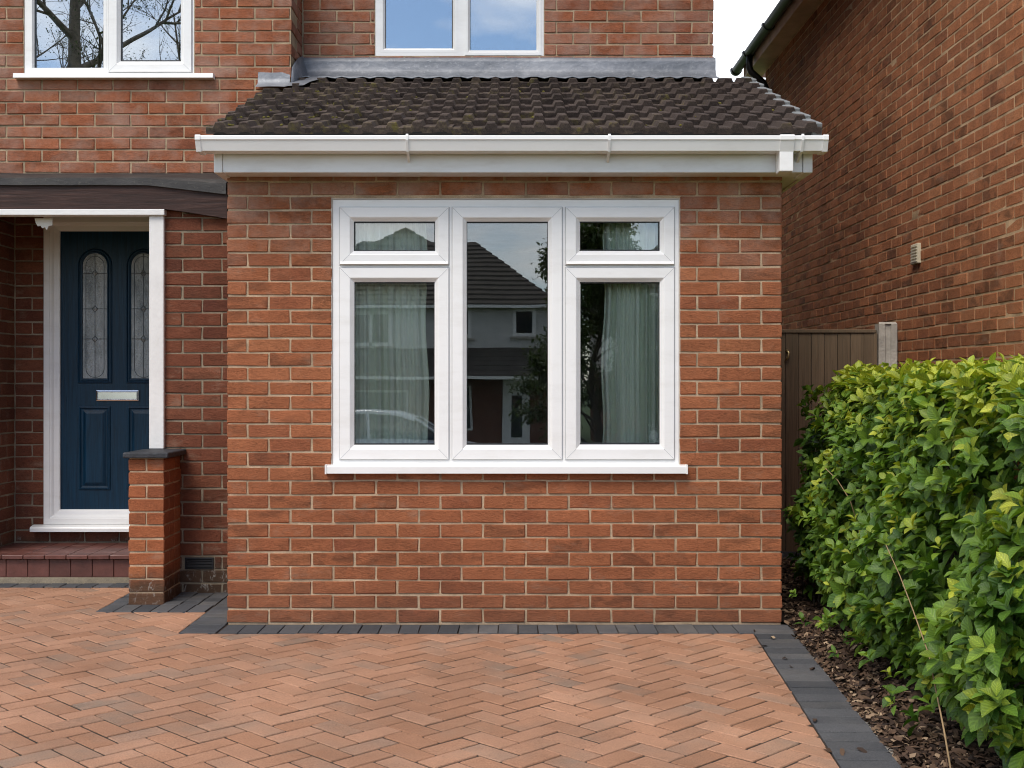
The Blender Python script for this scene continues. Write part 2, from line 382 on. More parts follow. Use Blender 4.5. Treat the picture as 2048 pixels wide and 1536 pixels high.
M['sand'] = plain('jointing_sand', (.04, .028, .02), .95, bumpd=.006, bscale=120, vary=.4, vscale=30)
M['soil'] = plain('soil', (.035, .022, .015), .95, bumpd=.03, bscale=30, vary=.5, vscale=18)
M['coping'] = plain('slate_coping', (.035, .037, .042), .6, bumpd=.004, bscale=70, vary=.45, vscale=30)
def fence_mat():
    k = NT('weathered_board'); p = k.pos(); r = k.rnd(); g = k.noise(k.map(p, (60, 60, 2.2)), 1, 5, .65, .6)
    c = k.ramp(r, [(0, (.085, .05, .028)), (1, (.14, .09, .053))]); c = k.mix(.9, c, k.ramp(g, [(.3, .55), (.7, 1.5)]), 'MULTIPLY')
    z = k.math('ADD', k.xyz(p)[2], k.math('MULTIPLY', k.noise(p, 5, 3), .5))
    n = k.n('ShaderNodeMapRange'); k.link(z, n.inputs[0]); n.inputs[1].default_value = 1.2; n.inputs[2].default_value = 1.95
    c = k.mix(k.math('MULTIPLY', n.outputs[0], .3), c, (.2, .17, .11))
    return k.fin(c, .85, k.bump(g, .004, .8))
M['fence'] = fence_mat()
M['concrete'] = plain('concrete', (.4, .37, .32), .9, bumpd=.006, bscale=60, vary=.25, vscale=9)
M['black_pvc'] = plain('black_pvc', (.012, .012, .012), .45, spec=.4)
M['fascia_brown'] = plain('fascia_brown', (.68, .48, .4), .5, vary=.15)
M['black_iron'] = plain('black_iron', (.02, .021, .023), .5)
M['vent'] = plain('cream_plastic', (.62, .55, .4), .5)
M['brass'] = plain('brass', (.5, .4, .2), .35, .9)
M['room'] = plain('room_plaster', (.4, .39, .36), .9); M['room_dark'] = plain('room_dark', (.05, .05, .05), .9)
def curtain_mat():
    k = NT('sheer_curtain'); p = k.pos()
    w = k.noise(k.map(p, (120, 120, 1.0)), 1, 3, .6); c = k.ramp(w, [(.3, (.76, .84, .7)), (.7, (.87, .93, .8))])
    k.fin(c, .9); tl = k.n('ShaderNodeBsdfTranslucent'); k.link(c, tl.inputs[0]); mixn = k.n('ShaderNodeMixShader'); mixn.inputs[0].default_value = .1
    k.link(k.b.outputs[0], mixn.inputs[1]); k.link(tl.outputs[0], mixn.inputs[2]); k.link(mixn.outputs[0], k.out.inputs['Surface']); return k.m
M['curtain'] = curtain_mat()
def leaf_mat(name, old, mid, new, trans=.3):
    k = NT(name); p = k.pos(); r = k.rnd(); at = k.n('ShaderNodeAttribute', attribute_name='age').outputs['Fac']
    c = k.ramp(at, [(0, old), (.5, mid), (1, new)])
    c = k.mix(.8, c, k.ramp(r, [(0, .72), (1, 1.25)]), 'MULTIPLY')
    lu = k.n('ShaderNodeAttribute', attribute_name='lu').outputs['Fac']; lv = k.n('ShaderNodeAttribute', attribute_name='lv').outputs['Fac']
    av_ = k.math('ABSOLUTE', lv); rib = k.ramp(av_, [(.05, 1), (.16, 0)])
    vs_ = k.math('SINE', k.math('MULTIPLY', k.math('SUBTRACT', lu, k.math('MULTIPLY', av_, .3)), 42.0))
    c = k.mix(k.math('MULTIPLY', k.ramp(vs_, [(.0, 1), (.5, 0)]), .14), c, k.mix(1, c, (.55, .6, .5), 'MULTIPLY'))
    c = k.mix(k.math('MULTIPLY', rib, .4), c, k.mix(1, c, (1.9, 1.7, 1.6), 'MULTIPLY'))
    vein = k.math('ADD', k.noise(p, 140, 3, .6), k.math('MULTIPLY', vs_, .25)); c = k.mix(.5, c, k.ramp(vein, [(.3, .8), (.7, 1.2)]), 'MULTIPLY')
    k.fin(c, .45, k.bump(vein, .0018, .7), spec=.4)
    tl = k.n('ShaderNodeBsdfTranslucent'); k.link(k.mix(1, c, (1.2, 1.25, .5), 'MULTIPLY'), tl.inputs[0])
    mixn = k.n('ShaderNodeMixShader'); mixn.inputs[0].default_value = trans
    k.link(k.b.outputs[0], mixn.inputs[1]); k.link(tl.outputs[0], mixn.inputs[2]); k.link(mixn.outputs[0], k.out.inputs['Surface']); return k.m
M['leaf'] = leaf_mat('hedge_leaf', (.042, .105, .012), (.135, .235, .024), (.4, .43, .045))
M['tree_leaf'] = leaf_mat('tree_leaf', (.03, .06, .012), (.05, .09, .016), (.09, .13, .025))
M['bark'] = plain('bark', (.075, .058, .042), .9, bumpd=.02, bscale=30, vary=.4, vscale=12)
M['bark_pale'] = plain('pale_bark', (.2, .165, .13), .9, bumpd=.02, bscale=30, vary=.45, vscale=9)
M['twig'] = plain('dry_twig', (.28, .19, .1), .8, vary=.3)
def chip_mat():
    k = NT('bark_chip'); r = k.rnd(); c = k.ramp(r, [(0, (.018, .011, .008)), (.5, (.06, .034, .021)), (.85, (.13, .078, .046)), (1, (.42, .3, .19))])
    return k.fin(c, .85)
M['chip'] = chip_mat()
M['render'] = plain('white_render', (.56, .55, .53), .9, vary=.06); M['far_roof'] = plain('far_roof', (.075, .065, .055), .85, vary=.3, vscale=3)
M['far_brick'] = plain('far_brick', (.16, .07, .045), .9, vary=.2); M['grass'] = plain('grass', (.05, .085, .02), .95, vary=.3)
M['asphalt'] = plain('asphalt', (.05, .05, .052), .9, bumpd=.004, vary=.15); M['far_glass'] = plain('far_window_glass', (.02, .025, .03), .05, spec=.8)
M['car_paint'] = plain('silver_paint', (.6, .62, .64), .25, .4, spec=.6); M['car_paint2'] = plain('maroon_paint', (.07, .02, .03), .2, .2, spec=.6)
M['tyre'] = plain('tyre', (.02, .02, .02), .8); M['rim'] = plain('rim', (.5, .5, .52), .3, .8); M['lamp'] = plain('lamp_glass', (.5, .5, .5), .1)

# ------------------------------------------------------------------ ground
def gz(y):
    if y > -4: return 0.0
    if y > -14: return -.07 * (-4 - y)
    return max(-.7 - .0075 * (-14 - y), -.9)
ys = [400, 60, 12, -4, -6, -9, -12, -14, -20, -33, -40, -400]; v = []; f = []
for y in ys: v += [(-400, y, gz(y) - .06), (400, y, gz(y) - .06)]
for i in range(len(ys) - 1): f.append((2 * i, 2 * i + 2, 2 * i + 3, 2 * i + 1))
tag(newobj('ground', mesh('ground', v, f, M['grass'])), kind='structure')
v = []; f = []; ys2 = [-15, -20, -24.5]
for y in ys2: v += [(-80, y, gz(y) - .03), (80, y, gz(y) - .03)]
f = [(0, 2, 3, 1), (2, 4, 5, 3)]
tag(newobj('road', mesh('road', v, f, M['asphalt'])), kind='structure')

# driveway: sand bed + herringbone pavers + charcoal edging
XR0, XR1 = 1.224, 1.080           # inner edge of right edging at y=-.26 and y=-2.4
def xin(y): return XR0 + (XR1 - XR0) * (-.26 - y) / 2.14
drive = tag(newobj('driveway', mesh('driveway', [(-4.6, -4, -.0045), (xin(-4) + .2, -4, -.0045), (xin(0) + .2, 0, -.0045), (1.42, 0.02, -.0045), (1.42, 1.3, -.0045), (-4.6, 1.3, -.0045)], [(0, 1, 2, 3, 4, 5)], M['sand'])), kind='structure')
pv = Pieces(); cut_pavers = []
c45, L, Wd, TH = math.sqrt(.5), .2, .1, .05
def dark_zone(x, y):
    if x > xin(y) + .02 : return True
    if y > -.25 and x > -1.69: return True
    if y > .32 and x > -2.29: return True
    if y > 1.12: return True
    return False
def solid(x, y):
    if x > xin(y) + .21: return True
    if y > .0 and -1.5 < x: return True
    if y > .59 and x > -2.2: return True
    if y > 1.28: return True
    return False
for i in range(-70, 70):
    for j in range(-70, 70):
        m = (i - j) % 4
        if m == 0: cx, cy, ang = (i + 1) * .1, (j + .5) * .1, 0
        elif m == 3: cx, cy, ang = (i + .5) * .1, (j + 1) * .1, 90
        else: continue
        X = c45 * (cx - cy) + .03; Y = c45 * (cx + cy) - 1.1
        if not (-4.5 < X < 1.7 and -3.9 < Y < 1.3): continue
        a = R(ang + 45); cs, sn = math.cos(a), math.sin(a)
        cor = [(X + cs * u * .1 - sn * w * .05, Y + sn * u * .1 + cs * w * .05) for u in (-1, 1) for w in (-1, 1)]
        if all(dark_zone(*q) for q in cor): continue
        if any(dark_zone(*q) for q in cor):
            cut_pavers.append((X, Y, a)); continue
        tl = random.gauss(0, .004)
        Mx = Matrix.Translation((X, Y, -TH / 2 + random.gauss(0, .0009))) @ Matrix.Rotation(a + random.gauss(0, .006), 4, 'Z') @ Matrix.Rotation(tl, 4, 'X')
        pv.add((.1915, .0915, TH), Mx, drive, M['paver'], .003, .001)
        s_ = pv.items[-1]; pv.items[-1] = (s_[0] * 1.6,) + s_[1:]
pv.emit('paver', 300, 'outer_pavers')
def clip(poly, fn):
    o = []
    for i in range(len(poly)):
        p, q = poly[i], poly[(i + 1) % len(poly)]; a, b = fn(p), fn(q)
        if a >= 0: o.append(p)
        if (a >= 0) != (b >= 0):
            t = a / (a - b); o.append((p[0] + (q[0] - p[0]) * t, p[1] + (q[1] - p[1]) * t))
    return o
ZONES = [(lambda p: xin(p[1]) - .004 - p[0], None), (lambda p: -.247 - p[1], lambda p: -1.694 - p[0]), (lambda p: .322 - p[1], lambda p: -2.312 - p[0]), (lambda p: 1.124 - p[1], None)]
for (X, Y, a) in cut_pavers:
    cs, sn = math.cos(a), math.sin(a)
    polys = [[(X + cs * u - sn * w, Y + sn * u + cs * w) for u, w in ((-.0957, -.0457), (.0957, -.0457), (.0957, .0457), (-.0957, .0457))]]
    for f1, f2 in ZONES:
        nx_ = []
        for pl in polys:
            p1 = clip(pl, f1); nx_.append(p1)
            if f2: nx_.append(clip(clip(pl, lambda p: -f1(p)), f2))
        polys = [p for p in nx_ if len(p) > 2]
    for pl in polys:
        area = abs(sum(pl[i][0] * pl[(i + 1) % len(pl)][1] - pl[(i + 1) % len(pl)][0] * pl[i][1] for i in range(len(pl)))) / 2
        if area < 4e-4: continue
        cx, cy = sum(p[0] for p in pl) / len(pl), sum(p[1] for p in pl) / len(pl)
        ins = lambda p, d: (p[0] + (cx - p[0]) * d, p[1] + (cy - p[1]) * d)
        zt = random.gauss(0, .0008)
        MB().loft([[(p[0], p[1], -.05) for p in pl], [(p[0], p[1], zt - .003) for p in pl], [ins(p, .05) + (zt,) for p in pl]], cap1=True).build('cut_paver', M['paver'], drive)
ed = Pieces()
def edge(X, Y, sx, sy, rot=0):
    Mx = Matrix.Translation((X, Y, -TH / 2 + .0035 + random.gauss(0, .0012))) @ Matrix.Rotation(rot + random.gauss(0, .008), 4, 'Z') @ Matrix.Rotation(random.gauss(0, .006), 4, 'X')
    ed.add((sx - .002, sy - .002, TH), Mx, drive, M['paver_dark'], .0022, .0008)
n = 0
x = -1.44
while x < 1.42:                                       # strip in front of the extension
    edge(x, -.135, .0985, .205); x += .1015
ang = math.atan2(XR0 - XR1, 2.14); y = -.09
while y > -3.9:                                       # right-hand strip
    edge(xin(y) + .1, y - .02, .2, .1015, -ang); y -= .1065
y = -.19
while y < .95:                                        # beside the extension
    edge(-1.594, y, .185, .097); y += .1015
x = -1.75
while x > -2.33:                                      # before the pillar
    edge(x, .43, .097, .2) ; x -= .1015
for q in range(4):
    for w in range(3): edge(-1.745 - .1015 * w, .587 + .1015 * q, .097, .097)
y = .585
while y < 1.1: edge(-2.258, y, .1, .097); y += .1015
x = -2.35
while x > -4.4: edge(x, 1.2, .097, .14); x -= .1015
ed.emit('edging_paver', 300, 'outer_edging')
MB().loft([[(xin(y) + .2, y, -.05), (xin(y) + .2, y, -.004), (xin(y) + .235, y, -.012), (xin(y) + .26, y, -.05)] for y in (-.02, -1, -2, -3, -3.9)], close=False).build('edge_haunching', M['concrete'], drive)

# planting bed
bed_pts = []
nx, ny = 26, 70
for a in range(ny):
    y = -3.9 + a * (8.4 / (ny - 1))
    for b in range(nx):
        x0 = xin(min(y, 0)) + .215; x = x0 + b * (2.74 - x0) / (nx - 1)
        bed_pts.append((x, y, -.02 + .035 * mnoise.noise((x * 3, y * 3, 1)) + .02 * min(1, b / 5)))
tag(newobj('planting_bed', mesh('planting_bed', bed_pts, [(a * nx + b, a * nx + b + 1, (a + 1) * nx + b + 1, (a + 1) * nx + b) for a in range(ny - 1) for b in range(nx - 1)], M['soil'], True)), kind='structure')
mb = MB()
for q in range(14000):
    y = random.uniform(-3.2, 2.3); x0 = xin(min(y, 0)) + (.205 if y < 0 else .25); x = x0 + abs(random.gauss(0, .28))
    spill = q % 600 == 0 and y < -.1
    if spill: x = x0 - random.uniform(.02, .22)
    if y > -.02: x = max(x, 1.44 + random.random() * .5)
    if x > 2.7: continue
    z = .0 + .035 * mnoise.noise((x * 3, y * 3, 1)) + random.uniform(-.015, .012)
    if spill: z = .007
    l, w = random.uniform(.007, .03), random.uniform(.002, .010)
    Mx = Matrix.Translation((x, y, z)) @ Matrix.Rotation(random.uniform(0, 6.28), 4, 'Z') @ Matrix.Rotation(random.gauss(0, .5), 4, 'X') @ Matrix.Rotation(random.gauss(0, .35), 4, 'Y')
    cu = random.uniform(0, .012)
    pts = [(-l, -w, 0), (-l, w, 0), (0, -w * 1.3, cu), (0, w * 1.3, cu), (l, -w * .6, 0), (l, w * .6, 0)]
    mb.add([tuple(Mx @ Vector(p)) for p in pts], [(0, 2, 3, 1), (2, 4, 5, 3)])
tag(mb.build('bark_mulch', M['chip']), 'brown bark chips and dry leaves scattered under the hedge', 'mulch', kind='stuff')

# ------------------------------------------------------------------ brickwork
def wall_boxes(mb, x0, x1, z0, z1, y0, y1, ops):
    xs = sorted({x0, x1} | {c for o in ops for c in o[:2] if x0 < c < x1})
    for a, b in zip(xs, xs[1:]):
        mid = (a + b) / 2; zc = z0
        for o in sorted([o for o in ops if o[0] < mid < o[1]], key=lambda o: o[2]):
            if o[2] > zc: mb.box(a, b, y0, y1, zc, o[2])
            zc = max(zc, o[3])
        if zc < z1: mb.box(a, b, y0, y1, zc, z1)
def lay_front(pc, parent, mat, y, x0, x1, z0, n, hc, ops=(), bl=.225, corner=(0, 0), ph=0, view=None, zmax=99, proud=.005, topcut=None):
    """stretcher bond on a wall that faces -y with its brick faces at y"""
    j = .0105
    for k in range(n):
        za = z0 + k * hc; zb = za + hc - j
        if za > zmax: break
        x = x0 - (bl / 2 if (k + ph) % 2 else 0)
        while x < x1 - .02:
            xa, xb = max(x, x0), min(x + bl - j, x1); first = xa <= x0 + 1e-6; last = xb >= x1 - 1e-6 or x + bl >= x1 - .02
            x += bl
            if xb - xa < .025: continue
            segs = [(xa, xb)]
            for o in ops:
                if za < o[3] - .006 and zb > o[2] + .006:
                    ns = []
                    for s0, s1 in segs:
                        if s1 <= o[0] or s0 >= o[1]: ns.append((s0, s1)); continue
                        if o[0] - s0 > .022: ns.append((s0, o[0] - .004))
                        if s1 - o[1] > .022: ns.append((o[1] + .004, s1))
                    segs = ns
            for s0, s1 in segs:
                za2, zb2 = za, zb
                if topcut:
                    t = topcut((s0 + s1) / 2)
                    if za > t - .015: continue
                    zb2 = min(zb, t)
                d = .06
                if (first and corner[0]) or (last and corner[1]): d = .1025 if s1 - s0 > .15 else .2145
                yy = y + random.gauss(0, .0007); g = random.gauss(0, .0007)
                vis = True if view is None else view((s0 + s1) / 2, (za + zb) / 2)
                Mx = Matrix.Translation(((s0 + s1) / 2, yy + d / 2, (za2 + zb2) / 2 + g)) @ Matrix.Rotation(random.gauss(0, .0016), 4, 'Y') @ Matrix.Rotation(random.gauss(0, .003), 4, 'Z')
                pc.add((s1 - s0 + random.gauss(0, .001), d, zb2 - za2), Mx, parent, mat, .0035, .0024, vis)
def lay_side(pc, parent, mat, x, sgn, y0, y1, z0, n, hc, bl=.225, ph=0, startoff=(.1125, .225), view=None):
    """courses on a wall whose faces look towards sgn*x; first bricks begin behind the corner bricks"""
    j = .0105
    for k in range(n):
        za = z0 + k * hc; zb = za + hc - j; y = y0 + startoff[(k + ph) % 2]
        while y < y1 - .03:
            yb = min(y + bl - j, y1)
            Mx = Matrix.Translation((x - sgn * .03 + random.gauss(0, .0007), (y + yb) / 2, (za + zb) / 2)) @ Matrix.Rotation(sgn * R(90) + random.gauss(0, .003), 4, 'Z')
            vis = False if view is None else view((y + yb) / 2, (za + zb) / 2)
            pc.add((yb - y, .06, zb - za), Mx, parent, mat, .0035, .0024, vis)
            y += bl

# ------------------------------------------------------------------ windows
FACE = [(0, .03), (0, .004), (.003, .0), (.052, .0), (.056, .0015), (.060, .006), (.074, .019), (.078, .022), (.078, .05)]
def sash(parent, x0, x1, z0, z1, gx0, gx1, gz0, gz1, y, glass, drip=False, name='sash'):
    wL = (gx0 - x0 + x1 - gx1 + gz0 - z0 + z1 - gz1) / 4
    prof = [(i * wL / .078, y + d) for i, d in FACE]
    mb = MB().frame(x0, x1, z0, z1, prof)
    if drip: mb.prism_x(x0 + .004, x1 - .004, [(y - .012, z0 + .002), (y + .001, z0 + .002), (y + .001, z0 + .017), (y - .003, z0 + .015)][::-1])
    o = mb.build(name, M['upvc'], parent)
    wl_ = MB()
    for (ax_, az_, sx_, sz_) in ((x0, z0, 1, 1), (x1, z0, -1, 1), (x1, z1, -1, -1), (x0, z1, 1, -1)):
        a_, b_ = .004, wL * .70; wl_.tube([(ax_ + sx_ * a_, y - .0002, az_ + sz_ * a_), (ax_ + sx_ * b_, y - .0002, az_ + sz_ * b_)], .0009, 4)
    tag(wl_.build('weld_line', M['seal'], parent), kind='stuff')
    MB().frame(x0 - .0035, x1 + .0035, z0 - .0035, z1 + .0035, [(0, y + .0125), (.0005, y + .0085), (.0045, y + .0085)]).build('seal', M['seal'], parent)
    gk = MB().frame(gx0 - .004, gx1 + .004, gz0 - .004, gz1 + .004, [(0, y + .0195), (.0065, y + .0205), (.0065, y + .03)]); gk.build('gasket', M['black_pvc'], parent)
    e = .003
    MB().box(gx0 - e, gx1 + e, y + .030, y + .034, gz0 - e, gz1 + e).build('pane', glass, parent)
    return o

# ================================================================== EXTENSION
ext = thing('front_extension', 'single storey orange brick front extension with wide white window and dark tiled roof', 'extension', loc=(0, 0, 0))
EX0, EX1, EZ = -1.5, 1.42, 2.43
S0 = 380.0
wx0, wx1, wz0, wz1 = PX(664, S0), PX(1359, S0), PZ(932, S0), PZ(398, S0)
OP = [(wx0, wx1, wz0 - .012, wz1)]
mb = MB(); q = .0055
wall_boxes(mb, EX0 + q, EX1 - q, -.05, EZ, q, .11, [(wx0, wx1, wz0 - .02, wz1 + .002)])
mb.box(EX0 + q, EX0 + .11, .11, 1.4, -.05, EZ); mb.box(EX1 - .11, EX1 - q, .11, 3.2, -.05, EZ)
extwall = mb.build('wall', M['mortar'], ext)
pc = Pieces()
lay_front(pc, extwall, M['brick_ext'], 0, EX0, EX1, 0.009, 32, .075, OP, bl=2.9305 / 13, corner=(1, 1), zmax=2.34)
lay_side(pc, extwall, M['brick_ext'], EX0, -1, 0, .93, .009, 31, .075)
lay_side(pc, extwall, M['brick_ext'], EX1, 1, 0, 2.3, .009, 31, .075)
pc.emit('brick', 300, 'side_bricks')
# window
win = tag(newobj('window', mesh('window', *(lambda m: (m.v, m.f))(MB().frame(wx0, wx1, wz0, wz1, [(0, .08), (0, .016), (.003, .013), (.055, .013), (.055, .06)]).
      box(PX(897, S0), PX(905, S0), .0135, .06, wz0 + .03, wz1 - .03).box(PX(1124, S0), PX(1132, S0), .0135, .06, wz0 + .03, wz1 - .03).
      box(PX(676, S0), PX(898, S0), .0140, .06, PZ(536, S0), PZ(528, S0)).box(PX(1131, S0), PX(1350, S0), .0140, .06, PZ(536, S0), PZ(528, S0))), M['upvc']), ext))
def psash(a, b, c, d, ga, gb, gc, gd, drip=False):
    sash(win, PX(a, S0), PX(b, S0), PZ(d, S0), PZ(c, S0), PX(ga, S0), PX(gb, S0), PZ(gd, S0), PZ(gc, S0), .002, M['glass'], drip)
psash(679, 897.5, 414, 529, 708, 869, 443.5, 500.5, True)
psash(679, 897.5, 535, 919, 708, 869, 565, 888)
psash(904.5, 1124.5, 414, 919, 933, 1096, 443.5, 888)
psash(1131.5, 1349, 414, 529, 1159, 1318.5, 443, 499.5, True)
psash(1131.5, 1349, 535, 919, 1159.5, 1320, 565, 887)
sl = MB().prism_x(PX(647, 388), PX(1378, 388), [(-.045, .795), (.05, .795), (.05, .8365), (.0, .8395), (-.040, .8345), (-.045, .829)])
sl.box(PX(644.5, 388), PX(647.5, 388), -.048, .0, .792, .841); sl.box(PX(1377.5, 388), PX(1380.5, 388), -.048, .0, .792, .841)
sl.build('sill', M['upvc'], win)
sealant = MB().frame(wx0 - .005, wx1 + .005, wz0 - .0, wz1 + .006, [(0, .006), (.002, .0035), (.006, .012)]); sealant.build('sealant', M['white_paint'], win)
# room behind
rm = MB(); rm.add([(EX0 + .12, .112, .0), (EX1 - .12, .112, .0), (EX1 - .12, 3.6, .0), (EX0 + .12, 3.6, .0), (EX0 + .12, .112, 2.36), (EX1 - .12, .112, 2.36), (EX1 - .12, 3.6, 2.36), (EX0 + .12, 3.6, 2.36)],
     [(0, 1, 2, 3), (7, 6, 5, 4), (1, 5, 6, 2), (2, 6, 7, 3), (3, 7, 4, 0)]); rm.build('room', M['room'], ext)
# fascia and soffit
FY = -.163; FXL, FXR = PX(428, 390), PX(1625, 390); FB = PZ(345, 390)
fas = MB().box(FXL + .046, FXR - .052, FY, FY + .02, FB, 2.5, .002).build('fascia', M['upvc_old'], ext)
mb = MB().box(FXL, FXL + .044, FY - .004, FY + .2, FB - .002, 2.52, .003); mb.build('fascia_end', M['upvc_old'], ext)
mb = MB().box(FXR - .05, FXR, FY - .004, FY + .2, FB - .002, 2.52, .003); mb.build('fascia_end', M['upvc_old'], ext)
mb = MB().box(FXL + .01, FXR - .01, FY + .012, .02, FB + .006, FB + .016)
mb.box(FXL + .01, EX0 + .01, .02, .95, FB + .006, FB + .016); mb.box(EX1 - .01, FXR - .01, .02, 2.0, FB + .006, FB + .016)
mb.build('soffit', M['upvc_old'], ext)
MB().box(FXL + .001, FXL + .02, FY + .2, 1.275, FB, 2.53).build('barge_board', M['upvc_old'], ext); MB().box(FXR - .021, FXR - .001, FY + .2, 1.66, FB, 2.53).build('barge_board', M['upvc_old'], ext)
# gutter (square section)
GX0, GX1, GY, GB, GT = PX(392, 397.6), PX(1655, 397.6), -.283, PZ(300, 397.6), PZ(271, 397.6)
prof = [(GY + .022, GB), (FY - .006, GB), (FY - .006, GT), (FY - .010, GT), (FY - .010, GB + .004), (GY + .024, GB + .004), (GY + .007, GT - .022), (GY + .007, GT - .004), (GY + .004, GT), (GY, GT), (GY - .002, GT - .004), (GY - .002, GT - .020), (GY + .004, GT - .024)]
gut = MB().prism_x(GX0, GX1, prof[::-1]).build('gutter', M['upvc'], ext)
def gsec(x0, x1, g, name, mat=M['upvc']):
    p = [(GY + .022 - g * .5, GB - g), (FY - .006, GB - g), (FY - .006, GT + g * .3), (GY, GT + g * .8), (GY - .002 - g, GT - .003), (GY - .002 - g, GT - .022), (GY + .004 - g, GT - .027)]
    return MB().prism_x(x0, x1, p[::-1]).build(name, mat, gut)
gsec(GX0 - .004, GX0 + .022, .005, 'end_cap'); gsec(GX1 - .022, GX1 + .004, .005, 'end_cap')
for bp in (814, 1219, 1606):
    x = PX(bp, 398)
    b = MB(); p = [(GY + .020, GB - .005), (FY - .002, GB - .042), (FY - .002, GB + .01), (GY + .024, GB + .0), (GY + .006, GT - .024), (GY - .0, GT - .004), (GY + .01, GT + .0), (GY + .01, GT + .009), (GY - .004, GT + .007), (GY - .008, GT - .004), (GY - .007, GT - .024)]
    b.prism_x(x - .006, x + .006, p[::-1]); b.build('bracket', M['upvc'], gut)
xo0, xo1 = PX(1557, 395), PX(1585, 395)
gsec(xo0, xo1, .006, 'outlet')
MB().box(xo0 + .001, xo1 - .001, GY + .018, FY - .008, PZ(343, 396), GB - .004, .003).build('downpipe_box', M['upvc'], gut)
# roof: deck, battens hidden, tiles
RY0, RZ0, RY1, RZ1 = -.215, 2.530, 1.66, 3.262
sl_len = math.hypot(RY1 - RY0, RZ1 - RZ0); pit = math.atan2(RZ1 - RZ0, RY1 - RY0); ROWS = 8; GA = sl_len / ROWS
TX0, TX1 = -1.553, 1.572
def rp(x, s, h):                      # point on the roof: x, distance up the slope, height above the plane
    return (x, RY0 + s * math.cos(pit) - h * math.sin(pit), RZ0 + s * math.sin(pit) + h * math.cos(pit))
deck = MB().add([rp(TX0 + .02, .02, -.035), rp(TX1 - .02, .02, -.035), rp(TX1 - .02, sl_len, -.035), rp(TX0 + .02, sl_len, -.035), rp(TX0 + .02, .02, -.06), rp(TX1 - .02, .02, -.06), rp(TX1 - .02, sl_len, -.06), rp(TX0 + .02, sl_len, -.06)],
       [(0, 1, 2, 3), (7, 6, 5, 4), (0, 4, 5, 1), (1, 5, 6, 2), (2, 6, 7, 3), (3, 7, 4, 0)])
roof = deck.build('roof', M['lead_dark'], ext)
TW = (TX1 - TX0) / 12.5; HU = TW / 2
def tile_mesh(w0, w1, rg):
    """one interlocking tile from w0 to w1 (in hump units), two trapezoid rolls, tapered thickness"""
    prof = []
    u = w0
    pts = []
    for h in range(int(math.floor(w0)) - 1, int(math.ceil(w1)) + 1):
        for a, z in ((.0, 0), (.30, 0), (.40, .025), (.72, .025), (.82, 0)): pts.append((h + a, z))
    def zat(u):
        for (a, za), (b, zb) in zip(pts, pts[1:]):
            if a <= u <= b: return za + (zb - za) * (u - a) / max(1e-6, b - a)
        return 0
    us = sorted({w0, w1} | {p[0] for p in pts if w0 < p[0] < w1})
    prof = [(u, zat(u)) for u in us]
    len_ = GA + .055; rings = []
    n = len(prof)
    for s, lift, th in ((0, .035, .030), (.004, .0395, .034), (len_, .003, .012)):
        top = [((u - w0) * HU, s, z + lift + rg.uniform(-.0012, .0012)) for u, z in prof]
        bot = [((u - w0) * HU, s + (.002 if s < .001 else 0), z * .3 + lift - th) for u, z in prof][::-1]
        rings.append(top + bot)
    mb = MB().loft(rings, cap0=True, cap1=False); return mb
tcache = {}
for r in range(ROWS):
    s0 = r * GA
    x_start = TX0 if RY0 + s0 * math.cos(pit) < 1.16 else -1.372
    u = (x_start - TX0) / HU; end = (TX1 - TX0) / HU
    off = 1 if r % 2 else 0
    first = True
    while u < end - .05:
        nxt = min(end, (math.floor((u + off) / 2 + 1e-6) + 1) * 2 - off)
        key = (round(u % 1, 3), round(nxt - u, 3), random.randrange(5))
        if key not in tcache:
            m = tile_mesh(u % 1, u % 1 + nxt - u, random.Random(str(key))); me = mesh('roof_tile', m.v, [tuple(reversed(q)) for q in m.f], M['tile']); tcache[key] = me
        o = newobj('roof_tile', tcache[key], roof)
        b = rp(TX0 + u * HU + .001, s0 - .004 + random.gauss(0, .003), random.gauss(0, .0015))
        o.matrix_local = Matrix.Translation(b) @ Matrix.Rotation(pit, 4, 'X') @ Matrix.Rotation(random.gauss(0, .004), 4, 'Z') @ Matrix.Rotation(random.gauss(0, .004), 4, 'Y')
        u = nxt
    # bedded verge on the right
    vm = MB().box(-.045, .006, .004, GA + .03, -.018, .0585, .005)
    o = vm.build('verge_piece', M['verge'], roof); o.matrix_local = Matrix.Translation(rp(TX1, s0 + .006, 0)) @ Matrix.Rotation(pit - .07, 4, 'X')
mb = MB()
for q in range(900):
    x = random.uniform(TX0 + .05, TX1 - .1); r = random.choice([0, 0, 1, 1, 2, 2, 3, 4, 5])
    if mnoise.noise((x * 2.2, r * .9, 4)) < .05 and x > -.9: continue
    if x > -.2 and random.random() < .6: continue
    s = r * GA + abs(random.gauss(0, .05)); hz = .026 if ((x - TX0) / HU) % 1 < .3 else .045
    c = Vector(rp(x, s + .02, hz - .03 * (s - r * GA) / GA)); rad = random.uniform(.003, .011)
    ring = []
    for zf, rf in ((-.4, 1), (.25, .8), (.55, .35)):
        ring.append([(c.x + rad * rf * math.cos(t) * random.uniform(.7, 1.3), c.y + rad * rf * math.sin(t), c.z + rad * zf) for t in [k * math.pi / 3 for k in range(6)]])
    mb.loft(ring, cap1=True)
tag(mb.build('moss', M['moss'], roof), kind='stuff')
mb = MB().add([rp(TX0 + .03, .012, .018), rp(TX1 - .03, .012, .018), (TX1 - .03, FY - .004, 2.505), (TX0 + .03, FY - .004, 2.505)], [(0, 1, 2, 3)]); mb.build('eaves_felt', M['black_pvc'], roof)

# ================================================================== MAIN HOUSE
house = thing('brick_house', 'two storey red brick house with recessed navy front door and white windows', 'house')
YU, YM, YD, YN = 1.279, 1.66, 1.875, .935         # upper left wall, upper middle wall, door wall, side pier wall
SU, SM, SDr, SN = SY(YU), SY(YM), SY(YD), SY(YN)
q = .0055
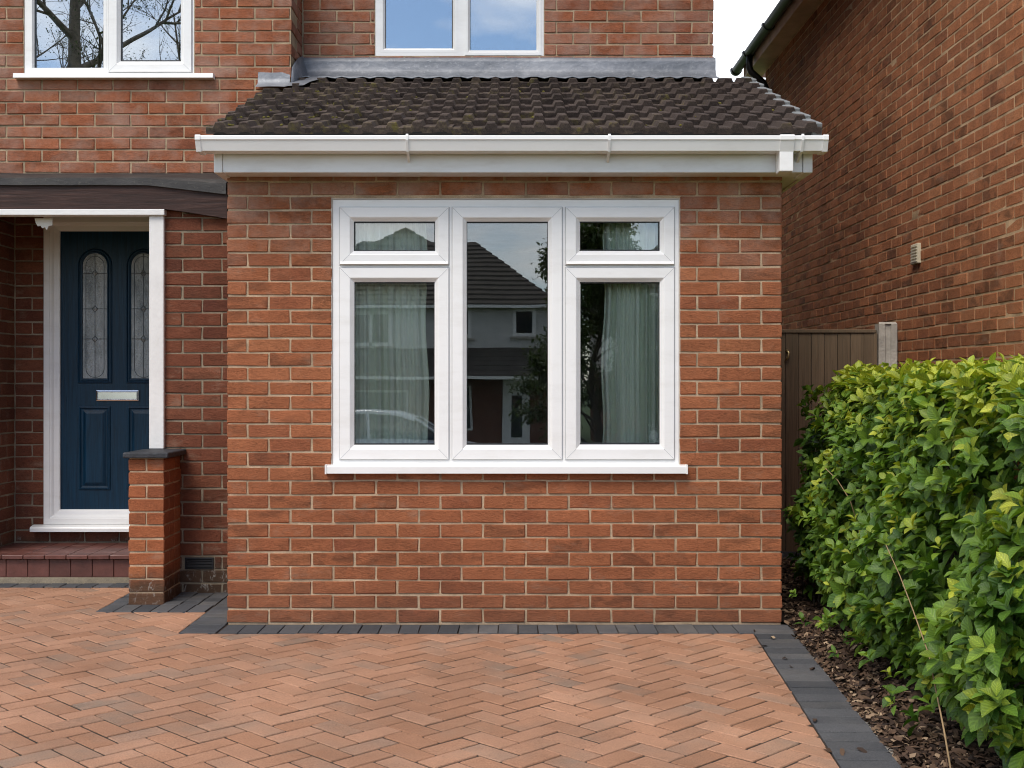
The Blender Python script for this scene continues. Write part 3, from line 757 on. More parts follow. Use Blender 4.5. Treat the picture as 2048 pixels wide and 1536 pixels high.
# window openings
ul = (PX(47, SU), PX(388, SU), PZ(149, SU), 4.35); um = (PX(750, SM), PX(1088, SM), PZ(112, SM), 4.45)
dr = (PX(89, SDr), -2.18, .268, PZ(436, SDr))
pc = Pieces()
mb = MB(); wall_boxes(mb, -4.4, -1.395 - q, 2.592, 5.2, YU + q, YU + .11, [ul]); mb.box(-1.395 - .11, -1.395 - q, YU + .11, YM + .1, 2.592, 5.2)
uw = mb.build('upper_wall', M['mortar_main'], house)
lay_front(pc, uw, M['brick_main'], YU, -4.545, -1.395, 2.600, 36, .0752, [(ul[0], ul[1], ul[2] - .03, ul[3])], bl=.2248, corner=(0, 1), ph=1)
lay_side(pc, uw, M['brick_main'], -1.395, 1, YU, YM, 2.600, 36, .0752, ph=0, view=lambda y, z: z > 3.15)
mb = MB(); wall_boxes(mb, -1.395, 1.339 - q, 2.4, 5.2, YM + q, YM + .11, [um]); mb.box(1.339 - .11, 1.339 - q, YM + .11, 8, -.05, 5.2)
mw = mb.build('upper_middle_wall', M['mortar_main'], house)
lay_front(pc, mw, M['brick_main'], YM, -1.385, 1.339, 3.300, 26, .0752, [um], bl=.2248, corner=(0, 1), ph=1, view=lambda x, z: z > 3.44)
lay_side(pc, mw, M['brick_main'], 1.339, 1, YM, 5, 2.4, 38, .0752)
mb = MB(); wall_boxes(mb, -4.4, -2.0, -.05, 2.6, YD + q, YD + .11, [dr]); mb.box(-4.4, -3.395 - q, YU + .02, YD + .1, -.05, 2.42)
dw = mb.build('door_wall', M['mortar_grey'], house)
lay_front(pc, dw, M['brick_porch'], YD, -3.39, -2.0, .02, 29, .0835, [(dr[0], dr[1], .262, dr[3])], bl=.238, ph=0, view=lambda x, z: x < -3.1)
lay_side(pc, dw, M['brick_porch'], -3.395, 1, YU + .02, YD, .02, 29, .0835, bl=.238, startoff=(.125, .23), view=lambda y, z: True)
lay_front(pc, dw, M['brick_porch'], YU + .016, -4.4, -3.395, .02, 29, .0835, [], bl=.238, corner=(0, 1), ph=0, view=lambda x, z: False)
# side pier wall between the door and the extension
def nibtop(x):
    xa, xb = PX(330, SN), PX(453, SN); t = min(1, max(0, (x - xa) / (xb - xa))); return PZ(417, SN) + t * (PZ(437, SN) - PZ(417, SN)) + .008
mb = MB(); mb.prism_y(YN + q, YN + .1, [(-2.1, -.05), (-1.49, -.05), (-1.49, nibtop(-1.49)), (-2.1, nibtop(-2.1))])
mb.box(-2.1, -1.6, YN + .1, YD + .1, -.05, 2.42)
nw = mb.build('side_wall', M['mortar_grey'], house)
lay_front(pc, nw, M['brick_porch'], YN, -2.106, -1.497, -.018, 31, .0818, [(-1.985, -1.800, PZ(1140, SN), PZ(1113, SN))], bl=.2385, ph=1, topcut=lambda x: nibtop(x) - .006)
pc.emit('brick', 300, 'hidden_bricks')
# black air brick
ax0, ax1, az0, az1 = PX(370, SN), PX(427, SN), PZ(1138, SN), PZ(1115, SN)
av = MB().frame(ax0, ax1, az0, az1, [(0, YN + .01), (0, YN - .004), (.008, YN - .005), (.010, YN - .001), (.010, YN + .01)]).build('air_brick', M['black_iron'], house)
MB().box(ax0 + .004, ax1 - .004, YN + .0035, YN + .008, az0 + .003, az1 - .003).build('backing', M['room_dark'], av)
for k in range(3):
    z = az0 + .013 + k * .018
    MB().prism_x(ax0 + .009, ax1 - .009, [(YN - .004, z), (YN + .003, z + .006), (YN + .003, z + .010), (YN - .004, z + .004)][::-1]).build('louvre', M['black_iron'], av)
# upper left window
w1 = MB().frame(ul[0], ul[1], ul[2], ul[3], [(0, YU + .08), (0, YU + .014), (.003, YU + .011), (.045, YU + .011)])
w1.box(PX(206, SU), PX(219, SU), YU + .012, YU + .06, ul[2] + .03, ul[3] - .03)
w1 = w1.build('window', M['upvc'], house)
zt = ul[3] - .06
def fixed(parent, x0, x1, z0, z1, gx0, gx1, gz0, gz1, y, glass):
    wl = gx0 - x0; MB().frame(x0, x1, z0, z1, [(0, y + .03), (0, y), (wl * .55, y), (wl, y + .016), (wl, y + .05)]).build('bead', M['upvc'], parent)
    MB().frame(gx0 - .004, gx1 + .004, gz0 - .004, gz1 + .004, [(0, y + .0145), (.006, y + .0155), (.006, y + .03)]).build('gasket', M['black_pvc'], parent)
    MB().box(gx0 - .003, gx1 + .003, y + .030, y + .034, gz0 - .003, gz1 + .003).build('pane', glass, parent)
fixed(w1, PX(58, SU), PX(212, SU), PZ(143, SU), zt + .03, PX(66, SU), PX(205, SU), PZ(135, SU), zt, YU + .0105, M['glass_up'])
sash(w1, PX(217, SU), PX(383, SU), PZ(144, SU), zt + .05, PX(241, SU), PX(361, SU), PZ(119.5, SU), zt - .02, YU - .002, M['glass_up'])
MB().prism_x(PX(14, 322), PX(418.5, 322), [(YU - .055, ul[2] - .033), (YU + .05, ul[2] - .033), (YU + .05, ul[2] + .003), (YU - .05, ul[2] - .004)]).build('sill', M['upvc'], w1)
# upper middle window
w2 = MB().frame(um[0], um[1], um[2], um[3], [(0, YM + .08), (0, YM + .010), (.003, YM + .007), (.04, YM + .007)])
w2.box(PX(912, SM), PX(932, SM), YM + .008, YM + .06, um[2] + .03, um[3] - .03)
w2 = w2.build('window', M['upvc'], house); zt = um[3] - .06
fixed(w2, PX(760, SM), PX(915, SM), PZ(105, SM), zt + .03, PX(770, SM), PX(904, SM), PZ(97, SM), zt, YM + .006, M['glass_up'])
fixed(w2, PX(930, SM), PX(1083, SM), PZ(110, SM), zt + .03, PX(940, SM), PX(1074, SM), PZ(103, SM), zt, YM + .002, M['glass_up'])
# rooms behind the upper windows
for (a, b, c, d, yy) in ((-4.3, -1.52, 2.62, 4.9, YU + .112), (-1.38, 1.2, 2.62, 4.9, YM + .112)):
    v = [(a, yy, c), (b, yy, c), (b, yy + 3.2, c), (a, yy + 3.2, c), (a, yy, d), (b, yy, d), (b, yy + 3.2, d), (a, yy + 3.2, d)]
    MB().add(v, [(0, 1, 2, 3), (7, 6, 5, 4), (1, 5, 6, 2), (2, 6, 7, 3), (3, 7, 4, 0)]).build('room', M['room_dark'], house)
MB().prism_x(-4.5, 1.55, [(YU - .3, 5.15), (9, 5.15), (5.2, 7.3)]).build('roof', M['far_roof'], house)
MB().box(-4.4, 1.3, 8, 8.1, -.05, 5.15).build('rear_wall', M['mortar_main'], house)
# lead flashing along the upper middle wall
fl = []
N = 60
for i in range(N + 1):
    x = -1.385 + (1.352 + 1.385) * i / N; a = .004 * mnoise.noise((x * 3, 0, 2)); b = .006 * mnoise.noise((x * 5, 3, 2))
    u = ((x - TX0) / HU) % 1; hump = .024 * max(0, min(1, min((u - .22) / .16, (.92 - u) / .16)))
    se = (YM - RY0) / math.cos(pit)
    e1 = rp(x, se - .035, .05 + b); e2 = rp(x, se - .125 + .25 * b, .052 + hump * .45)
    fl.append([(x, YM + .02, PZ(112, SM) - .006 + a), (x, YM - .004 + a * .5, PZ(113, SM) - .008 + a), (x, YM - .012 + b * .6, 3.40), (x, YM - .010 - b * .6, 3.352), (x, YM - .022 + a, PZ(146, SM)), e1, e2, (e2[0], e2[1] + .002, e2[2] - .006)])
flash = MB().loft(fl, close=False).build('lead_flashing', M['lead'], house, True)
# corner soaker and step pieces on the left
mb = MB()
zq = lambda y: RZ0 + (y - RY0) * math.tan(pit)
mb.loft([[(-1.400, YU - .006, zq(YU) + .045), (-1.392, YU - .005, zq(YU) + .15), (-1.389, YU + .02, zq(YU) + .17)], [(-1.386, YU + .0, zq(YU) + .05), (-1.386, YU + .0, zq(YU) + .16), (-1.387, YU + .02, zq(YU) + .18)],
         [(-1.37, YM * .5 + YU * .5, zq(1.47) + .045), (-1.386, YM * .5 + YU * .5, zq(1.47) + .16), (-1.388, 1.47, zq(1.47) + .19)], [(-1.35, YM - .03, zq(YM) + .05), (-1.382, YM - .02, zq(YM) + .14), (-1.386, YM - .01, zq(YM) + .18)]], close=False)
mb.loft([[(x, YU - .001, zq(YU) + .122 + .0015 * math.sin(x * 30)), (x, YU - .006 - .001 * math.sin(x * 27), zq(YU) + .085), (x, YU - .012, zq(YU) + .05), (x, YU - .10, zq(YU - .1) + .046 + .002 * math.sin(x * 20))] for x in [-1.607 + .0225 * i for i in range(10)]], close=False)
mb.loft([[(-1.42, YU - .10, zq(YU - .1) + .050), (-1.41, YU - .01, zq(YU) + .056), (-1.36, YU + .12, zq(YU + .12) + .06), (-1.30, YM - .12, zq(YM - .12) + .062)], [(-1.30, YU - .12, zq(YU - .12) + .058), (-1.27, YU - .02, zq(YU) + .060), (-1.25, YU + .1, zq(YU + .1) + .062), (-1.2, YM - .13, zq(YM - .13) + .062)]], close=False)
mb.build('step_flashing', M['lead'], house, True)
# porch: lead capping, dark beam, white trim, post, ceiling
BY = YN - .045; SB = SY(BY)
def bp(px, py): return (PX(px, SB), PZ(py, SB))
prof_t = [(-4.4, None), (300, 0), (330, 2), (370, 7), (410, 12), (460, 19)]
rows = []
for i in range(0, 60):
    px = -380 + i * (453 + 380) / 59 ; x = PX(px, SB)
    dz = 0 if px < 295 else (px - 295) * .115
    a = .0012 * mnoise.noise((x * 7, 1, 0)); zt_ = 2.598; 
    rows.append([(x, YU + .01, zt_), (x, YU - .012, zt_ - .004), (x, YU - .06, zt_ - .022 + a), (x, BY + .03, PZ(352 + dz * .3, SB) + a), (x, BY - .012, PZ(357 + dz * .6, SB) + a), (x, BY - .016 + a, PZ(371 + dz, SB) + a * 1.5), (x, BY - .004, PZ(371.5 + dz, SB) + a)])
MB().loft(rows, close=False).build('porch_flashing', M['lead_dark'], house)
mb = MB()
poly = [bp(-380, 418)] + [bp(330, 418), bp(380, 425), bp(453.5, 437), bp(453.5, 385), bp(380, 376), bp(295, 366), bp(-380, 366)]
mb.prism_y(BY, BY + .08, poly); mb.build('porch_beam', M['stained'], house)
MB().box(-4.4, PX(453, SB), BY + .08, YU + .1, 2.42, 2.44).build('porch_ceiling', M['stained'], house)  # dark finish paints in the shade at the top of the porch
MB().box(-4.4, -1.5, YU + .1, YD + .1, 2.42, 2.594).build('porch_lintel', M['stained'], house)
MB().box(-4.4, PX(329, SB), BY - .006, BY + .075, PZ(430.5, SB), PZ(418.5, SB), .003).build('porch_trim', M['white_paint'], house)
SP = SY(YN - .03)
MB().box(PX(298, SP), PX(327.5, SP), YN - .03, YN + .09, .872, PZ(430.8, SB), .004).build('porch_post', M['white_paint'], house)
# peeled plaster scrap at the head of the door
mb = MB(); pts = [bp(56, 432), bp(92, 432), bp(92, 446), bp(84, 448), bp(80, 456), bp(77, 450), bp(71, 452), bp(68, 447), bp(62, 448), bp(58, 441)]
mb.prism_y(BY + .1, BY + .11, pts[::-1]); mb.build('loose_plaster', M['white_paint'], house)
# ---- door
SDf = SY(YD - .01)
def dx(px): return PX(px, SDf)
def dz_(py): return PZ(py, SDf)
DL, DRr, DT, DB = dx(116.5), dx(116.5) + .80, dz_(459.5), dz_(1032)
YL = YD + .035                                     # leaf face
def outline(cx, hw, zb, zs, ins, n=14):            # arched panel: square foot, round head
    w = hw - ins; pts = [(cx - w, zb + ins), (cx + w, zb + ins)]
    return pts + [(cx + w * math.cos(t), zs + w * math.sin(t)) for t in [math.pi * i / n for i in range(n + 1)]]
door = MB().box(DL, DRr, YL, YL + .044, DB, DT).build('door', M['door'], house)
gc = [dx(185.5), dx(185.5) + (DRr - dx(185.5)) - (dx(185.5) - DL)]
gc[1] = dx(283)
for cx in gc:
    hw = (dx(210) - dx(160.5)) / 2; zb = dz_(757); zs = dz_(505) - hw
    o = MB().loft([[(x, YL + d, z) for x, z in outline(cx, hw + .034, zb - .034, zs, i)] for i, d in ((0, .001), (.003, -.007), (.010, -.010), (.014, -.004), (.020, -.004), (.026, -.010), (.032, -.008), (.036, .0005))]).build('glazing_moulding', M['door'], door)
    ol = outline(cx, hw, zb, zs, 0); MB().prism_y(YL - .0015, YL + .001, ol).build('pane', M['obscure'], door)
    cm_ = MB(); rr = .0022; yl = YL - .003
    inn = [(cx + (hw - .022) * math.cos(t), zs + (hw - .022) * math.sin(t)) for t in [math.pi * i / 12 for i in range(13)]]
    ovb = zb + .07; innb = [(cx - (hw - .022) * math.cos(t), ovb - (.075 - .012) * math.sin(t)) for t in [math.pi * i / 12 for i in range(13)]]
    loop = inn + innb + inn[:1]
    cm_.tube([(x, yl, z) for x, z in loop], rr, 5)
    cm_.tube([(cx, yl, zb + .003), (cx, yl, zs + hw - .003)], rr, 5)
    for py in (545.5, 617, 677.5):
        z = dz_(py); hh, wv = .023, .0185
        cm_.tube([(cx - hw + .002, yl, z), (cx - wv, yl, z)], rr, 5); cm_.tube([(cx + wv, yl, z), (cx + hw - .002, yl, z)], rr, 5)
        cm_.tube([(cx - wv, yl, z), (cx, yl, z + hh), (cx + wv, yl, z), (cx, yl, z - hh), (cx - wv, yl, z)], rr * 1.2, 5)
        d_ = MB().add([(cx - wv, yl, z), (cx, yl, z + hh), (cx + wv, yl, z), (cx, yl, z - hh), (cx, yl - .006, z)], [(4, 1, 0), (4, 2, 1), (4, 3, 2), (4, 0, 3)]); d_.build('bevelled_diamond', M['obscure'], door)
    cm_.build('lead_came', M['lead_came'], door)
    x0, x1 = cx - (dx(212) - dx(148)) / 2 - .002, cx + (dx(212) - dx(148)) / 2 - .002
    MB().frame(x0, x1, dz_(981), dz_(812), [(0, YL + .001), (.004, YL - .008), (.012, YL - .010), (.018, YL - .002), (.024, YL + .0005), (.030, YL + .0), (.052, YL - .011)]).add(
        [(x0 + .052, YL - .011, dz_(981) + .052), (x1 - .052, YL - .011, dz_(981) + .052), (x1 - .052, YL - .011, dz_(812) - .052), (x0 + .052, YL - .011, dz_(812) - .052)], [(0, 1, 2, 3)]).build('panel_moulding', M['door'], door)
lp = MB().frame(dx(188), dx(274.5), dz_(802.5), dz_(780), [(0, YL), (.002, YL - .010), (.008, YL - .012), (.012, YL - .006), (.014, YL - .005)]).build('letter_plate', M['chrome'], door)
MB().box(dx(188) + .013, dx(274.5) - .013, YL - .010, YL, dz_(802.5) + .013, dz_(780) - .013, .003).build('letter_flap', M['chrome'], lp) if False else MB().box(dx(188) + .013, dx(274.5) - .013, YL - .010, YL, dz_(802.5) + .013, dz_(780) - .013, .003).build('letter_flap', M['chrome'], door)
mb = MB(); fx0, fx1 = dr[0] - .002, DRr + (DL - dr[0])
mb.frame(fx0, fx1, dz_(1049), dz_(432), [(0, YL + .06), (0, YD - .012), (.004, YD - .015), (.040, YD - .015), (.045, YD - .010), (.052, YD - .008), (.066, YD + .006), (DL - dr[0] - .008, YD + .012), (DL - dr[0] + .002, YD + .016), (DL - dr[0] + .002, YL + .05)]); mb.build('door_frame', M['upvc'], door)
MB().prism_x(dx(67), fx1 + .05, [(YD - .075, dz_(1062) + .002), (YD + .05, dz_(1062) + .002), (YD + .05, dz_(1049) - .001), (YD - .02, dz_(1049) - .001), (YD - .07, dz_(1051) - .004), (YD - .075, dz_(1053) - .006)]).build('cill', M['upvc'], door)
MB().box(DL, fx1, YL + .05, YL + .1, .1, DT).build('hall_backing', M['room_dark'], house)

# ---- doorstep with quarry tiles
step = thing('doorstep', 'low doorstep of dark red quarry tiles below the navy door', 'doorstep')
TZ = .181; SF = YU + .012
MB().box(-4.3, -2.0, SF + .012, YD, -.03, TZ - .014).build('step_core', M['mortar_grey'], step)
MB().box(-4.3, -2.0, SF - .002, SF + .03, -.02, PZ(1155, SY(SF)), .004).build('mortar_plinth', M['mortar_grey'], step)
pc = Pieces(); tw = .1365; x = -4.25
while x < -2.05:
    for (ya, yb) in ((SF - .028, SF + .115), (SF + .119, SF + .268), (SF + .272, SF + .42), (SF + .424, YD - .002)):
        pc.add((tw - .004, yb - ya, .014), Matrix.Translation((x, (ya + yb) / 2, TZ - .007 + random.gauss(0, .0006))), step, M['quarry'], .004, .0006)
    pc.add((tw - .004, .012, .026), Matrix.Translation((x, SF - .022, TZ - .0135)), step, M['quarry'], .005, .0005)
    z0_, z1_ = PZ(1154, SY(SF)), TZ - .03
    pc.add((tw - .004, .014, z1_ - z0_), Matrix.Translation((x + .02, SF + .006, (z0_ + z1_) / 2)), step, M['quarry'], .002, .0006)
    x += tw
pc.emit('tile', 300)

# ---- brick pillar with slate cap
pil = thing('brick_pillar', 'short orange brick pillar with slate cap carrying the white porch post', 'pillar')
PY0, PX0, PX1 = .58, PX(257, SY(.58)), PX(328, SY(.58)); hcp = .0772
core = MB().box(PX0 + q, PX1 - q, PY0 + q, YN, -.03, .838).build('core', M['mortar'], pil)
pc = Pieces()
for k in range(11):
    za = -.008 + k * hcp; zb = za + hcp - .0105; wP = PX1 - PX0
    def pb(x0, x1, y0, y1): pc.add((x1 - x0, y1 - y0, zb - za), Matrix.Translation(((x0 + x1) / 2 + random.gauss(0, .001), (y0 + y1) / 2 + random.gauss(0, .001), (za + zb) / 2)), core, M['brick_pillar'], .004, .0016)
    if k % 2 == 0 and k != 0 or k == 10:
        pb(PX0, PX0 + wP / 2 - .005, PY0, PY0 + .213); pb(PX0 + wP / 2 + .005, PX1, PY0, PY0 + .213); pb(PX0, PX0 + wP / 2 - .005, PY0 + .2235, YN - .006); pb(PX0 + wP / 2 + .005, PX1, PY0 + .2235, YN - .006)
    else:
        pb(PX0, PX1, PY0, PY0 + .102); pb(PX0, PX1, PY0 + .1125, PY0 + .2145); pb(PX0, PX1, PY0 + .225, YN - .006)
pc.emit('brick', 300)
cpv = MB().box(PX(245, SY(.54)), PX(336, SY(.54)), .54, YN - .004, .8385, .8705, .005); cpv.build('coping_slab', M['coping'], pil)

# ================================================================== NEIGHBOUR
nb = thing('neighbouring_house', 'brown red brick side wall of the house next door with black gutter', 'house')
NX, NY0, NY1, NZ = 2.77, -1.6, 6.8, 4.69
nbw = MB().box(NX + .003, NX + .12, NY0, NY1 - q, -.05, NZ + .05).box(NX + .12, 9, NY1 - .12, NY1 - q, -.05, NZ + .05).build('wall', M['mortar_next'], nb)
pc = Pieces()
def nview(y, z):
    p = proj((NX, y, z)); return p is not None and p[0] > 1568 and p[1] < 740 and (p[1] < 655 or p[0] > 1795)
y_end = NY1
for k in range(62):
    za = -.02 + k * .0758; zb = za + .0653; y = NY0 - (.1125 if k % 2 else 0)
    while y < NY1 - .03:
        ya, yb = max(y, NY0), min(y + .2145, NY1); y += .225
        if yb - ya < .03: continue
        d = .06 if yb < NY1 - .001 else .1
        ym, zm = (ya + yb) / 2, (za + zb) / 2
        Mx = Matrix.Translation((NX + d / 2 + random.gauss(0, .0007), ym, zm + random.gauss(0, .0012))) @ Matrix.Rotation(R(-90) + random.gauss(0, .006), 4, 'Z') @ Matrix.Rotation(random.gauss(0, .006), 4, 'X')
        pc.add((yb - ya, d, zb - za), Mx, nbw, M['brick_next'], .0035, .0018, nview(ym, zm))
        it = pc.items[-1]; pp = proj((NX, ym, zm))
        if it[0] > 0: pc.items[-1] = (it[0] * NX / (ym - CAM_Y),) + it[1:]
pc.emit('brick', 300, 'distant_bricks')
MB().box(NX - .16, NX + .02, NY0, NY1 + .3, NZ + .002, NZ + .014).build('soffit', M['fascia_brown'], nb)
MB().box(NX - .175, NX - .155, NY0, NY1 + .3, NZ - .004, NZ + .15, .002).build('fascia', M['fascia_brown'], nb)
MB().box(NX - .18, NX + .1, NY1 + .28, NY1 + .3, NZ - .002, NZ + .25).build('barge_board', M['fascia_brown'], nb)
GXn = NX - .235; GZn = NZ + .125
gutp = [(GXn + .055 * math.cos(t), GZn + .055 * math.sin(t)) for t in [math.pi + math.pi * i / 10 for i in range(11)]] + [(GXn + .049 * math.cos(t), GZn + .049 * math.sin(t)) for t in [2 * math.pi - math.pi * i / 10 for i in range(11)]]
gn = MB().prism_y(NY0, NY1 + .5, gutp).build('gutter', M['black_pvc'], nb)
for y in (7.25, 6.55, 5.55, 4.3, 3.1):
    MB().prism_y(y - .03, y + .03, [(GXn + .064 * math.cos(t), GZn + .064 * math.sin(t)) for t in [math.pi + math.pi * i / 10 for i in range(11)]] + [(GXn + .064, GZn + .012), (GXn - .064, GZn + .012)]).build('bracket', M['black_pvc'], gn)
MB().tube([(GXn, 6.5, GZn - .04), (GXn, 6.5, GZn - .17), (GXn + .02, 6.5, GZn - .22), (NX - .08, 6.5, GZn - .34), (NX - .055, 6.5, GZn - .40), (NX - .055, 6.5, 3.0), (NX - .055, 6.5, 0)], .036, 12).build('downpipe', M['black_pvc'], nb, True)
MB().add([(GXn + .03, NY0, NZ + .16), (GXn + .03, NY1 + .4, NZ + .16), (7, NY1 + .4, NZ + 2.7), (7, NY0, NZ + 2.7), (GXn + .03, NY0, NZ + .19), (GXn + .03, NY1 + .4, NZ + .19), (7, NY1 + .4, NZ + 2.73), (7, NY0, NZ + 2.73)],
         [(3, 2, 1, 0), (4, 5, 6, 7), (0, 1, 5, 4), (1, 2, 6, 5), (2, 3, 7, 6), (3, 0, 4, 7)]).build('roof', M['far_roof'], nb)
vy = NX * FPX / (1834.5 - 1024) + CAM_Y; sv = SY(vy); vz0, vz1 = PZ(528, sv), PZ(488, sv)
vt = MB().box(NX - .022, NX + .01, vy - .07, vy + .07, vz0, vz1, .004).build('air_vent', M['vent'], nb)
for k in range(6):
    z = vz0 + .018 + k * (vz1 - vz0 - .036) / 5; MB().box(NX - .028, NX - .02, vy - .055, vy + .055, z - .004, z + .004).build('slat', M['vent'], vt)

# ================================================================== FENCE / GATE + POST
YF = 2.3; SFn = SY(YF); ZT = PZ(660, SFn)
gate = thing('wooden_gate', 'weathered dark timber gate of vertical boards closing the side passage', 'gate')
x = 1.40
while x < 2.60:
    w = .094; zj = random.gauss(0, .002)
    o = MB().prism_y(YF, YF + .02, [(x, .06), (x + w - .004, .06), (x + w - .004, ZT - .02), (x, ZT - .02)]).build('board', M['fence'], gate)
    o.location = (0, random.uniform(-.004, .004), zj); x += w
MB().box(1.40, 2.615, YF - .012, YF + .03, ZT - .022, ZT + .004, .004).build('top_rail', M['fence'], gate)
for z in (.35, .95, 1.45): MB().box(1.40, 2.6, YF + .026, YF + .06, z, z + .08).build('back_rail', M['fence'], gate)
MB().box(2.598, 2.622, YF - .008, YF + .05, .05, ZT - .024, .003).build('side_stile', M['fence'], gate)
MB().tube([(PX(1572, SFn), YF - .012, PZ(700, SFn)), (PX(1576, SFn), YF - .03, PZ(706, SFn)), (PX(1573, SFn), YF - .03, PZ(716, SFn)), (PX(1570, SFn), YF - .012, PZ(721, SFn))], .008, 8).build('latch', M['brass'], gate, True)
post = MB().loft([[(2.628 + a, YF - .02 + b, z) for a, b in ((0, 0), (.045, 0), (.05, .012), (.085, .012), (.09, 0), (.132, 0), (.132, .1), (0, .1))] for z in (-.05, PZ(648, SFn))], cap1=True)
post.add([(2.628, YF - .02, PZ(648, SFn)), (2.76, YF - .02, PZ(648, SFn)), (2.755, YF, PZ(644, SFn)), (2.633, YF, PZ(644, SFn))], [(0, 1, 2, 3)])
tag(post.build('concrete_post', M['concrete']), 'pale concrete fence post between the wooden gate and the neighbouring brick wall', 'post')

# ================================================================== CURTAINS
def curtain(x0, x1, seed, label, edge_right):
    rg = random.Random(seed); n = 90; ph = [rg.uniform(0, 6.28) for _ in range(4)]; v = []; zs = [.79 + i * (2.27 - .79) / 14 for i in range(15)]
    for z in zs:
        t = (z - .79) / 1.48
        for i in range(n):
            u = i / (n - 1); x = x0 + (x1 - x0) * u
            e = u if edge_right else 1 - u
            x += (1 if edge_right else -1) * e ** 3 * (.02 * (1 - t) + .008 * math.sin(z * 9 + seed))
            y = .135 + .034 * math.sin(u * 46 + ph[0] + .6 * math.sin(u * 9 + ph[1])) * (.55 + .45 * math.sin(u * 11 + ph[2])) + .008 * math.sin(u * 130 + z * .8 + ph[3]) + .008 * math.sin(z * 4 + u * 6)
            v.append((x, y, z))
    f = [(a * n + b, a * n + b + 1, (a + 1) * n + b + 1, (a + 1) * n + b) for a in range(len(zs) - 1) for b in range(n - 1)]
    tag(newobj('curtain', mesh('curtain', v, f, M['curtain'], True)), label, 'curtain', 'curtains inside the wide window')
curtain(-.93, -.465, 3, 'sheer pale green curtain behind the left casement of the wide window', True)
curtain(.500, .85, 8, 'sheer pale green curtain behind the right casement of the wide window', False)

# ================================================================== HEDGE
hedge = thing('hedge', 'leafy bright green hedge beside the driveway and gate', 'hedge', loc=(0, 0, 0))
def leaf_geo(L, Wd, fold, curl):
    rows = ((0, .05), (.2, .5), (.45, .95), (.68, .95), (.87, .5), (1.0, .02)); v = []
    for t, w in rows:
        z = -curl * L * t * t; ww = w * Wd / 2
        v += [(L * t, -ww, z + ww * fold), (L * t, 0, z), (L * t, ww, z + ww * fold)]
    f = []
    for i in range(len(rows) - 1):
        for j in (0, 1): f.append((3 * i + j, 3 * i + 3 + j, 3 * i + 4 + j, 3 * i + 1 + j))
    return np.array(v), f
LG = [leaf_geo(1, random.uniform(.5, .62), random.uniform(.2, .7), random.uniform(.05, .4)) for _ in range(8)]
LF = LG[0][1]; LU = np.repeat([0, .2, .45, .68, .87, 1.0], 3); LV = np.tile([-1., 0., 1.], 6)
def leaf_uv(me, n):
    for nm, arr in (('lu', LU), ('lv', LV)):
        a = me.attributes.new(nm, 'FLOAT', 'POINT'); a.data.foreach_set('value', np.tile(arr, n).astype(np.float32))
def basis(d, up):
    d = d.normalized(); s = up.cross(d)
    if s.length < 1e-3: s = d.orthogonal()
    s.normalize(); n = d.cross(s); return np.array([d, s, n])
leaves = []      # (verts 18x3, age_shade, score)
def add_leaf(base, d, up, L, age):
    B = basis(d, up); g = LG[random.randrange(8)][0] * L
    v = g @ B + np.array(base); p = proj(base); sc = 0
    if p and 1500 < p[0] < 2040 and 700 < p[1] < 1530: sc = L * L * p[2] ** 2
    leaves.append((v, age, sc))
def hedge_x(y, z):
    base = 1.67 + .05 * max(0, min(1, y + 1)) + .10 * mnoise.noise((y * 1.7, z * 1.7, 3)) + .05 * mnoise.noise((y * 5, z * 5, 9)) + .02 * (y + .5)
    base -= .15 * math.exp(-((z - .42) / .4) ** 2) * (1 if y > -1 else .8) ; base += .09 * max(0, (.28 - z) / .28)
    base += .16 * max(0, (z - 1.05) / .3) ** 2
    if y > .35: base += (y - .35) ** 2 * 1.3
    return base
def top_z(x, y): return 1.285 + .035 * mnoise.noise((x * 2.5, y * 2.5, 5)) - .16 * max(0, (1.95 - x) / .4) ** 2 - .12 * max(0, y - .3)
stems = []
def shoot(base, out, size, age0, n):
    out = out.normalized(); ax = out.orthogonal().normalized(); bx = out.cross(ax); ph = random.uniform(0, 6.28)
    for k in range(n):
        t = k / max(1, n - 1); an = ph + k * 2.4; rad = ax * math.cos(an) + bx * math.sin(an)
        openness = .95 - .55 * t + random.uniform(-.12, .12)
        d = rad * openness + out * (1.05 - openness * .6) + Vector((0, 0, -.18 * (1 - t)))
        bpos = base + out * (size * .55 * t)
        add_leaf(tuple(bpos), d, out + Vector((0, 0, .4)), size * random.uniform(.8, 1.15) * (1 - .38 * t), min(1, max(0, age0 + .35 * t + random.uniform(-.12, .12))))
def put_shoot(p, nrm, depth, scale=1):
    nrm = Vector(nrm).normalized(); base = Vector(p) - nrm * depth
    out = (nrm * .75 + Vector((random.gauss(0, .35), random.gauss(0, .35), .45 + random.gauss(0, .3))))
    hgt = max(0, min(1, (p[2] - .95) / .4)); age = (.1 + .6 * hgt + random.gauss(0, .14)) * (1 - min(.7, depth / .2))  # growth tone by height; deeper leaves coloured darker as painted inner shade
    if random.random() < .16: age += .4
    shoot(base, out, random.uniform(.048, .092) * scale, age, random.choice((4, 5, 5, 6, 7)))
for q_ in range(2500):                                           # left face
    y = random.uniform(-2.75, 1.0); z = random.uniform(.07, 1.3) if random.random() < .93 else random.uniform(.03, .2)
    if z < .22 and random.random() < .2: continue
    if mnoise.noise((y * 2.6, z * 2.6, 21)) < -.38 and random.random() < .8: continue
    x = hedge_x(y, z); put_shoot((x, y, min(z, top_z(x + .1, y))), (-1, -.25, .15 + .5 * max(0, z - 1)), abs(random.gauss(0, .06)) + (0 if random.random() < .6 else .1), 1.15 if y < -.8 else 1)
